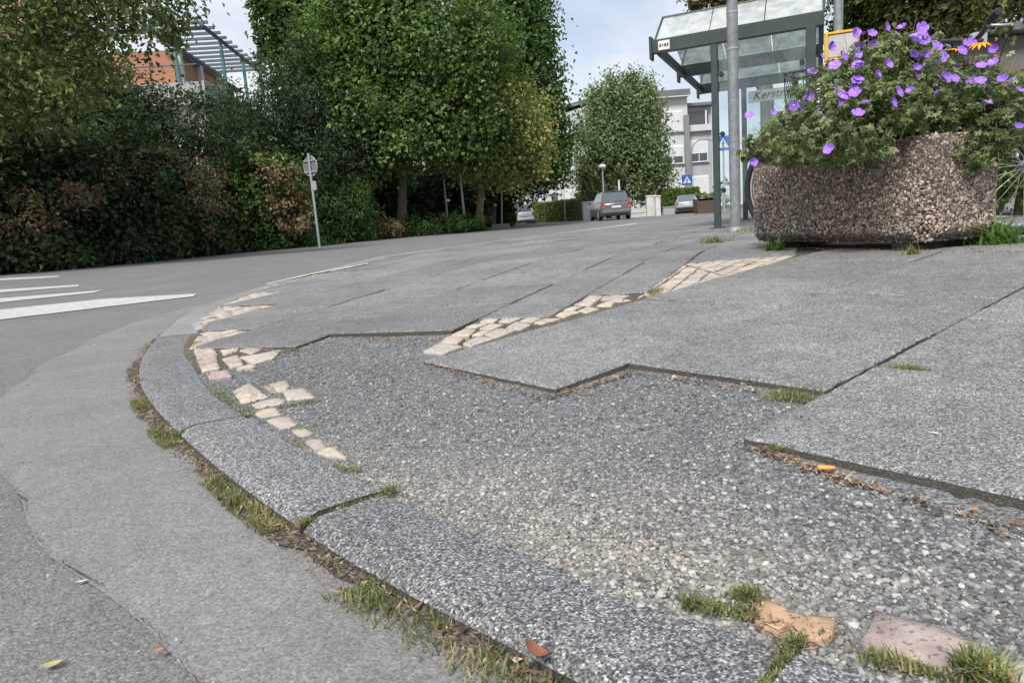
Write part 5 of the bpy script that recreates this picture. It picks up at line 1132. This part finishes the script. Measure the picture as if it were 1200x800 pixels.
for b, tpp, r, lb, sg_ in POSTS:
    t = empty('street_post', b, lb, 'post', 'thin grey posts along the far kerb'); d = Vector(tpp) - Vector(b); MB().tube([-d * .04, d], r, 10).build('shaft', M['zinc'], t); MB().tube([d, d * 1.005], [r * 1.15, r * .4], 10).build('cap', M['zinc_pale'], t)
    if sg_: MB().box(d * .60 + Vector((.10, -.05, 0)), (.16, .10, .10), None, .02).build('clamp_box', M['white'], t)
m = MB(); m.box((0, 0, .12), (.9, .4, .24), None, .03); o = m.build('stone_block', M['plaster_dark'], None, (-0.136, 34.0, 0.1)); tag(o, 'low dark stone block at the foot of a slim post', 'stone')
for b, tpp, lb in (((2.669, 44.0, 0.135), (2.692, 44.0, 1.307), 'thin post before the clipped hedge, left of two'), ((3.858, 43.0, 0.154), (3.881, 43.0, 1.403), 'thin post before the clipped hedge, right of two')):
    t = empty('fence_post', b, lb, 'post'); d = Vector(tpp) - Vector(b); MB().tube([-d * .05, d], .045, 8).build('shaft', M['zinc'], t); MB().tube([d, d * 1.01], [.055, .02], 8).build('cap', M['zinc'], t)

def crossing_sign(px, label, size, h, face=(0, -1, 0)):
    t = empty('crossing_sign', (px[0], px[1], .15), label, 'traffic sign'); h = h - .15; MB().tube([(0, 0, 0), (0, 0, h + size * .5)], .035, 10).build('pole', M['zinc_pale'], t); f = Vector(face).normalized(); Fm = frame(f)   # local +y points to the front
    at_ = lambda a, d, z: Vector((0, 0, h)) + Fm @ Vector((a, .05 + d, z))
    m = MB(); m.box(at_(0, 0, 0), (size, .02, size), Fm, .004); pl_ = m.build('panel', M['blue'], t); s = size * .40
    tri = [(-s, -s * .80), (s, -s * .80), (0, s * .95)]; m = MB(); m.add([at_(-a, .014, z) for a, z in tri], [(0, 1, 2)]); m.build('triangle', M['white'], t)
    m = MB()
    for a, b, w in (((0, .10), (0, -.14), .075), ((0, -.12), (-.12, -.36), .05), ((0, -.12), (.10, -.36), .05), ((0, .06), (-.12, -.06), .04), ((0, .06), (.12, -.04), .04)):
        a, b = Vector(a), Vector(b); d = (b - a).normalized(); q = Vector((-d.y, d.x)) * w / 2; P4 = [a + q, a - q, b - q, b + q]; m.add([at_(-v.x * size, .018 + w * .02, v.y * size) for v in P4], [(0, 1, 2, 3)])
    cc = [(math.cos(k * PI / 4) * .05, .17 + math.sin(k * PI / 4) * .05) for k in range(8)]; m.add([at_(-x * size, .019, z * size) for x, z in cc], [tuple(range(8))]); m.build('walking_figure', M['black'], t); return t
crossing_sign((12.287, 46.0, 0.147), 'blue pedestrian crossing sign on a pole before the apartment block', .66, 2.252, (-.15, -1, 0))
crossing_sign((9.932, 31.0, 0.462), 'blue pedestrian crossing sign showing between shelter post and grey pole', .62, 3.12, (-.5, -1, 0))
crossing_sign((3.36, 58.0, 0.892), 'small distant blue sign before the grey tiled roof', .62, 2.487, (-.5, -1, 0))

def lamp():
    b = (6.027, 41.0, 0.493); tpp = (6.087, 41.0, 3.193); t = empty('street_lamp', (b[0], b[1], .15), 'street lamp with white globe head behind the grey car', 'street lamp'); h = tpp[2] - .15
    MB().tube([(0, 0, 0), (0, 0, .9), (0, 0, .95), (0, 0, h)], [.07, .07, .045, .04], 12).build('pole', M['zinc_pale'], t)
    MB().tube([(0, 0, h - .14 + .02 * k) for k in range(15)], [.03, .10, .15, .185, .205, .215, .22, .22, .215, .205, .19, .165, .13, .085, .03], 18).build('globe', M['white'], t); MB().tube([(0, 0, h + .15), (0, 0, h + .20)], [.10, .02], 12).build('cap', M['zinc'], t)
lamp()
b = (7.125, 42.0, 0.322); t = empty('gate_post', (b[0], b[1], .15), 'slim white post rising behind the roof of the grey car', 'post'); h = 2.342 - .15
MB().tube([(0, 0, 0), (0, 0, h)], .06, 10).build('shaft', M['white'], t); MB().tube([(0, 0, h), (0, 0, h + .05)], [.075, .02], 10).build('cap', M['white'], t)
def arc_lamp():
    b = (13.896, 52.0, 0.296); t = empty('street_light', (b[0] + .35, b[1], .15), 'tall street light with a long curved arm before the block', 'street light'); z1 = 4.492 - .15; e = Vector((15.745, 52.0, 5.246)) - Vector((b[0] + .35, b[1], .15))
    MB().tube(spline3([(0, 0, 0), (0, 0, z1 * .5), (.05, 0, z1), (e.x * .35, 0, z1 + .75), (e.x, 0, e.z)], 6), .045, 8).build('pole', M['zinc'], t); MB().box((e.x + .25, 0, e.z - .02), (.55, .2, .10), None, .03).build('lamp_head', M['zinc_pale'], t)
arc_lamp()
# gate pillars, low wall, stone planter
for c, w, h, lb in (((4.946, 40.0, 0.123), .62, 1.05, 'pale concrete gate pillar left of the grey car'), ((8.662, 40.5, 0.096), .5, 1.15, 'pale concrete gate pillar right of the grey car'), ((8.95, 40.0, 0.071), .28, 1.1, 'narrow mottled slab leaning on the right gate pillar')):
    t = empty('gate_pillar', (c[0], c[1], .1), lb, 'gate pillar'); MB().box((0, 0, h / 2), (w, .4, h), None, .02).build('shaft', M['concrete_white'], t); MB().box((0, 0, h + .035), (w + .06, .46, .07), None, .02).build('cap', M['concrete_white'], t)
a, c = (7.559, 41.0, 0.231), (8.621, 41.0, 0.202)
t = empty('low_wall', (a[0], a[1], .1), 'low pale garden wall between the car and the right pillar', 'wall'); L_ = c[0] - a[0]; MB().box((L_ / 2, 0, .14), (L_, .25, .28), None, .02).build('wall', M['concrete_white'], t); MB().box((L_ / 2, 0, .30), (L_ + .04, .31, .05), None, .01).build('coping', M['concrete_white'], t)
a = (9.947, 43.0, 0.228); c = (12.229, 43.0, 0.112)
t = empty('low_wall', (a[0], a[1], .1), 'long grey retaining wall under the bright clipped hedge', 'wall'); L_ = c[0] - a[0]; MB().box((L_ / 2, 0, .22), (L_, .25, .44), None, .02).build('wall', M['plaster'], t); MB().box((L_ / 2, 0, .47), (L_ + .04, .31, .06), None, .01).build('coping', M['plaster'], t)
a = (10.885, 37.0, 0.042)
t = empty('stone_planter', (a[0], a[1], .1), 'far brown aggregate planter beside the silver car', 'planter')
q = [[(x, y, z) for x, y in ((-.62 + s, -.4), (.62 - s, -.4), (.62 - s, .4), (-.62 + s, .4))] for z, s in ((0, .06), (.75, 0), (.75, .06), (.66, .08))]
MB().loft(q).build('trough', M['planter'], t); shr_ = foliage('leaves', None, [((a[0], a[1], .95), (.62, .35, .25))], 700, 'leaf_birch', L_=.10, Wd=.07, clump=.08); setpar(shr_, t)

# ------------------------------------------------------------------ cars
def car(label, loc, rz, paint, estate=True, sc=1.0):
    t = empty('parked_car' if not estate else 'car', loc, label, 'car', None, rz); t.scale = (sc, sc, sc)      # drives along +x, rear at -x
    def ringbody(x, w, z0, z1, zb): return [(x, -w * .90, z0), (x, -w, z0 + .12), (x, -w, zb), (x, -w * .955, z1), (x, w * .955, z1), (x, w, zb), (x, w, z0 + .12), (x, w * .90, z0)]
    b = MB(); st = [(-2.12, .74, .40, .86, .62), (-2.07, .80, .30, .93, .66), (-1.9, .86, .24, .97, .68), (-1.2, .885, .22, .98, .68), (0, .89, .20, .97, .68), (1.1, .88, .22, .95, .66), (1.75, .84, .24, .86, .60), (2.05, .76, .30, .74, .54), (2.13, .66, .38, .64, .50)]
    b.loft([ringbody(*s) for s in st], True, True).build('body', M[paint], t)
    def rg(x, w, z, wt): return None
    zr = 1.58 if estate else 1.45
    prof_lo = [(-2.0, .965), (1.05, .965)]; gh = MB(); rear_top = -1.62 if estate else -1.05; ft = .22
    loB = [(-2.02, -.80, .955), (1.12, -.80, .94), (1.12, .80, .94), (-2.02, .80, .955)]; loT = [(rear_top, -.62, zr - .03), (ft, -.62, zr - .04), (ft, .62, zr - .04), (rear_top, .62, zr - .03)]
    mid = [(rear_top + .10, -.56, zr), (ft - .10, -.56, zr - .005), (ft - .10, .56, zr - .005), (rear_top + .10, .56, zr)]
    gh.loft([loB, loT, mid], True, True).build('roof', M[paint], t)
    def lerp(a, b, u): return tuple(a[i] + (b[i] - a[i]) * u for i in range(3))
    def quadpane(A, B, C_, D, u0, u1, v0, v1, nrm, name='window', mat='car_glass', off=.012):
        f = lambda u, v: Vector(lerp(lerp(A, B, u), lerp(D, C_, u), v)) + Vector(nrm) * off
        m = MB(); q = [f(u0, v0), f(u1, v0), f(u1, v1), f(u0, v1)]; m.add(q + [v - Vector(nrm) * .02 for v in q], [(0, 1, 2, 3), (0, 4, 5, 1), (1, 5, 6, 2), (2, 6, 7, 3), (3, 7, 4, 0)]); return m.build(name, M[mat], t)
    n_r = Vector((-(zr - .985), 0, abs(-2.02 - rear_top))).normalized(); n_r = Vector((-abs(zr - .985), 0, abs(rear_top + 2.02))).normalized()
    quadpane(loB[3], loB[0], loT[0], loT[3], .07, .93, .10, .90, n_r, 'rear_window'); n_f = Vector((abs(zr - .98), 0, .9)).normalized(); quadpane(loB[1], loB[2], loT[2], loT[1], .06, .94, .08, .92, n_f, 'windscreen')
    for s in (0, 1):
        A, B, C_, D = (loB[0], loB[1], loT[1], loT[0]) if s == 0 else (loB[3], loB[2], loT[2], loT[3]); nn_ = Vector((0, -1 if s == 0 else 1, .28)).normalized()
        for u0, u1 in ((.05, .27), (.30, .56), (.59, .86)): quadpane(A, B, C_, D, u0, u1, .10, .88, nn_, 'side_window')
    for s in (-1, 1):
        for x in (-1.32, 1.36):
            w = MB(); w.tube([(x, s * .70, .315), (x, s * .72, .315), (x, s * .87, .315), (x, s * .885, .315)], [.29, .315, .315, .29], 22); wo = w.build('wheel', M['black'], t); MB().tube([(x, s * .885, .315), (x, s * .895, .315)], [.20, .17], 16).build('rim', M['zinc_pale'], wo)
        tl = MB(); tl.box((-2.075, s * .715, .80), (.09, .17, .30), None, .03); lt = tl.build('tail_light', M['red_lens'], t); MB().box((-2.085, s * .72, .72), (.09, .14, .09), None, .02).build('indicator', M['orange_lens'], lt)
        MB().box((.85, s * .97, 1.02), (.12, .18, .13), None, .03).build('mirror', M[paint], t); hl = MB(); hl.box((2.02, s * .58, .64), (.12, .26, .14), None, .03); hl.build('headlight', M['chrome'], t)
        MB().box((.30, s * .893, .80), (.16, .02, .03), None, .005).build('door_handle', M['black'], t)
    MB().box((-2.10, 0, .46), (.14, 1.62, .20), None, .05).build('bumper', M[paint] if estate else M['black'], t); MB().box((-2.125, 0, .33), (.08, 1.3, .08), None, .02).build('lower_trim', M['black'], t)
    MB().box((-2.145, 0, .72), (.02, .52, .11), None, .003).build('number_plate', M['white'], t)
    MB().tube([(-2.07, .1, .99), (-2.045, -.35, 1.03)], .008, 5).build('wiper', M['black'], t); MB().box((rear_top + .02, 0, zr - .01), (.16, 1.1, .03), None, .01).build('spoiler', M[paint], t)
    return t
c = (5.627, 35.0, 0.183); car('grey estate car with red tail lights driving away between pillars', (c[0] + .05, c[1] + 1.9, zroad(c[0], c[1])), math.radians(92), 'car_grey', True, .92)
c = (1.261, 46.0, 0.205); car('white car parked behind the small round shrub, partly hidden', (c[0] - .1, c[1] + 1, .10), math.radians(96), 'car_white', True, .88)
c = (11.529, 42.0, 0.125); car('silver car with red light, half hidden by the far stone planter', (c[0], c[1] + 1.6, .06), math.radians(78), 'car_silver', False, .80)

# ------------------------------------------------------------------ apartment block across the junction
def block():
    Y = 57; o = (12.423, 57.0, 0.488); t = empty('apartment_block', (o[0], o[1], .2), 'grey three storey apartment block with white shutters', 'building')
    def part(name, mat, c, d, ch=.0, par=None): return MB().box(c, d, None, ch).build(name, M[mat], par or t)
    H = 9.05
    part('wall', 'plaster_pale', (-.9, 4.0, H / 2), (7.8, 8, H)); part('wall', 'plaster', (4.25 - .3, 4.6, H / 2 - .4), (2.3, 8, H - .8)); part('stair_pier', 'plaster_dark', (2.86, -.05, (H - 1.5) / 2), (.36, .5, H - 1.5))
    part('roof_fascia', 'fascia', (-.9, 3.8, H + .22), (8.1, 8.6, .5), .02); part('roof_fascia', 'fascia', (4.1, 4.4, H - .68), (2.5, 8.6, .25), .02)
    part('soffit', 'white', (-.9, 3.75, H - .05), (8.0, 8.5, .06))
    for k in range(3): part('chimney', 'plaster_dark', (1.6 - 2.5 * k, 4, H + .8), (.4, .4, .8), .02)
    def window(x, z, w, h, closed=1.0, y=0.0):
        f = part('window', 'white', (x, y - .03, z), (w + .14, .08, h + .14), .01)
        n = max(1, int(round(w / .6))); hh = h * closed
        if closed < 1:
            for k in range(n): MB().box((x - w / 2 + (k + .5) * w / n, y - .085, z - h / 2 + (h - hh) / 2), (w / n - .08, .04, h - hh - .05)).build('pane', M['window_glass'], f)
        b = MB(); ns = max(4, int(hh / .11))
        for k in range(ns): b.box((x, y - .09, z + h / 2 - (k + .5) * hh / ns), (w, .03, hh / ns * .86), None, .004)
        b.build('shutter', M['blind'], f); MB().box((x, y - .10, z - h / 2 - .10), (w + .24, .16, .05), None, .01).build('sill', M['plaster'], f); return f
    for zc in (7.15, 4.55, 1.75):
        window(1.25, zc, .85, 1.5 if zc > 7 else 1.3, 1.0 if zc != 4.55 else .62); window(2.15, zc, .75, 1.5 if zc > 7 else 1.3, 1.0 if zc != 4.55 else .62); window(-.5, zc, 1.1, 1.4, .7); window(-2.4, zc, 1.1, 1.4, .5)
    window(4.0, 1.85, 1.4, 1.7, 1, .6); window(4.0, 4.75, 1.4, 1.6, .62, .6); rc = part('balcony_opening', 'window_glass', (4.0, .58, 7.35), (1.7, .06, 1.1)); part('balcony_wall', 'plaster_pale', (4.0, .45, 6.55), (2.2, .3, .5), .01); part('balcony_post', 'white', (4.6, .42, 7.35), (.12, .12, 1.1))
    # wing running back to the left, pale, with eaves
    wg = MB(); wl_ = [(-4.78, .3), (-9.4, 9.0), (-6.0, 12), (-2, 6)]
    wg.prism(ccw(wl_), H - .1, H - .1); wg.build('wing', M['plaster_pale'], t); ev = MB(); ev.prism(ccw([(-4.3, -.5), (-10.1, 8.9), (-6, 12.6), (-1, 6)]), H + .45, .30); ev.build('wing_roof', M['fascia'], t)
    d = Vector((-9.4 + 4.78, 8.7, 0)); L_ = d.length; d.normalize(); nrm = Vector((-d.y, d.x, 0)) * 1; nrm = nrm if nrm.y < 0 else -nrm; Fm = frame(-nrm)
    for k in range(4):
        for zc in (7.2, 4.5, 1.8):
            c = Vector((-4.78, .3, zc)) + d * (1.3 + 2.3 * k) + nrm * .03; f = MB().box(c, (1.2, .1, 1.5), Fm, .01).build('window', M['white'], t); MB().box(c + nrm * .05, (1.0, .06, 1.3), Fm).build('pane', M['window_glass'], f)
            if k % 2: MB().box(c + nrm * .09 + Vector((0, 0, .3)), (1.04, .04, .72), Fm).build('shutter', M['blind'], f)
block()
# houses behind the far hedge
def gable_house(label, loc, rz, w, l, h, rh, wall, roof):
    t = empty('house', loc, label, 'house', None, rz); m = MB(); m.loft([[(-w / 2, y, 0), (w / 2, y, 0), (w / 2, y, h), (0, y, h + rh), (-w / 2, y, h)] for y in (0, l)]); m.build('wall', M[wall], t)
    for s in (-1, 1):
        r = MB(); a = Vector((s * (w / 2 + .35), 0, h - .35 * rh / (w / 2))); b = Vector((0, 0, h + rh + .02)); n_ = Vector((s * rh, 0, w / 2)).normalized() * .12
        r.loft([[a + Vector((0, y, 0)), b + Vector((0, y, 0)), b + n_ + Vector((0, y, 0)), a + n_ + Vector((0, y, 0))] for y in (-.35, l + .35)]); ro = r.build('roof', M[roof], t)
        v = MB(); v.loft([[a + Vector((0, y, -.02)), b + Vector((0, y, -.02)), b + n_ * 1.1 + Vector((0, y, 0)), a + n_ * 1.1 + Vector((0, y, 0))] for y in (-.43, -.36)]); v.build('verge_board', M['white'], ro)
    for x in (-w * .22, w * .22):
        f = MB().box((x, -.02, h * .55), (.9, .1, 1.1), None, .01).build('window', M['white'], t); MB().box((x, -.07, h * .55), (.75, .06, .95)).build('pane', M['window_glass'], f)
    MB().box((w * .2, l * .6, h + rh * .9), (.5, .5, 1.2), None, .02).build('chimney', M['plaster_dark'], t); return t
c = (1.222, 66.0, 0.984); gable_house('white gabled house with grey tiled roof behind the hedge', (c[0], c[1], .1), math.radians(-38), 4.6, 9, 1.9, 1.7, 'plaster_white', 'tile')
c = (4.438, 80.0, 1.074); t = empty('flat_house', (c[0], c[1], .1), 'low brownish house with white roof edge behind the tiled roof', 'house'); MB().box((0, 3, 1.7), (7, 6, 3.4)).build('wall', M['plaster'], t); MB().box((0, 3, 3.55), (7.5, 6.6, .5), None, .03).build('roof_edge', M['plaster_white'], t); MB().box((0, 3.3, 4.2), (6.2, 5.4, .9), None, .05).build('roof', M['wall_brown'], t)
f = MB().box((1.5, -.02, 1.9), (1.3, .1, 1.2), None, .01).build('window', M['white'], t); MB().box((1.5, -.08, 1.9), (1.1, .06, 1.0)).build('pane', M['window_glass'], f)

# ------------------------------------------------------------------ orange house with roof terrace, above the hedge
def terrace_house():
    o = (-12.008, 31.0, 9.45); t = empty('terrace_house', (o[0], o[1], 0), 'orange house with green pergola over its roof terrace', 'house'); Zr = o[2]; D = Vector((-.07, 1, 0)).normalized(); Lx = Vector((-1, -.07, 0)).normalized()
    rz = Matrix.Rotation(math.atan2(D.y, D.x) - PI / 2, 3, 'Z')
    def p(l, d, z): return Lx * l + D * d + Vector((0, 0, z))
    def bx(name, mat, l, d, z, dl, dd, dz, ch=.01): return MB().box(p(l, d, z), (dl, dd, dz), rz, ch).build(name, M[mat], t)
    bx('storey', 'plaster_white', 6.2, 5.6, (Zr - 3.0) / 2, 12, 12, Zr - 3.0, 0)
    bx('penthouse', 'terracotta', 5.4, 7.0, Zr - 1.75, 6, 9, 3.1, 0); bx('penthouse_roof', 'fascia', 5.35, 7.5, Zr - .14, 6.3, 9.4, .12)
    bx('tower', 'terracotta', 8.0, 1.2, Zr - .55, 3.2, 5.5, 4.2, 0)
    for d in (3.06, 5.7, 8.4): bx('column', 'plaster_pale', 2.36, d, Zr - 1.3, .34, .34, 2.3)
    bx('opening', 'window_glass', 2.38, 7.2, Zr - 1.5, .06, 1.5, 1.6, 0); bx('opening', 'window_glass', 4.3, 3.08, Zr - 1.5, 1.3, .06, 1.6, 0)
    for l in (0, 2.2): bx('pergola_rail', 'grey_beam', l, 4.2, Zr, .10, 9.2, .16)
    for k in range(12): bx('pergola_slat', 'grey_beam', 1.3, -.3 + .80 * k, Zr + .14, 3.1, .07, .13)
    bx('pergola_front_beam', 'grey_beam', 3.0, -.1, Zr - .02, 6.2, .10, .16)
    for l, d in ((1.35, -.1), (0, 1.9), (0, 5.2), (0, 8.4), (4.2, -.1)): bx('pergola_post', 'green_steel', l, d, Zr - 1.3, .13, .13, 2.5)
    bx('parapet', 'plaster', .15, 4.2, Zr - 2.75, .12, 10, .95); bx('parapet', 'plaster', 3.4, -.75, Zr - 2.75, 6.2, .12, .9)
    for k in range(5): bx('railing_post', 'grey_beam', 1 + 1.2 * k, -.82, Zr - 2.0, .05, .05, .8)
    bx('railing_bar', 'grey_beam', 3.4, -.82, Zr - 1.62, 6.2, .05, .05)
    setpar(foliage('terrace_plants', None, [(tuple(Vector((t.location.x, t.location.y, 0)) + p(.9, 3.4, Zr - 2.1)), (.5, 1.1, .3))], 900, 'leaf_hedge', L_=.14, Wd=.1), t)
terrace_house()

for nm, gp in {'yew': 'yews on the left bank', 'ivy_thicket': 'ivy thickets of the left hedge', 'maple_tree': 'maples', 'hedge': 'hedges across the junction', 'gate_pillar': 'gate pillars across the junction', 'low_wall': 'low garden walls across the junction',
               'crossing_sign': 'blue pedestrian crossing signs', 'dry_leaf': 'dry leaves lying about', 'paper_scrap': 'pale scraps lying about', 'weed': 'weeds in the pavement joints', 'coneflower': 'orange coneflowers', 'house': 'houses behind the hedge', 'fence_post': 'thin posts before the clipped hedge', 'car': 'cars', 'parked_car': 'parked cars'}.items():
    for o in [o for o in COL.objects if o.parent is None and o.name.split('.')[0] == nm and 'group' not in o]: o['group'] = gp
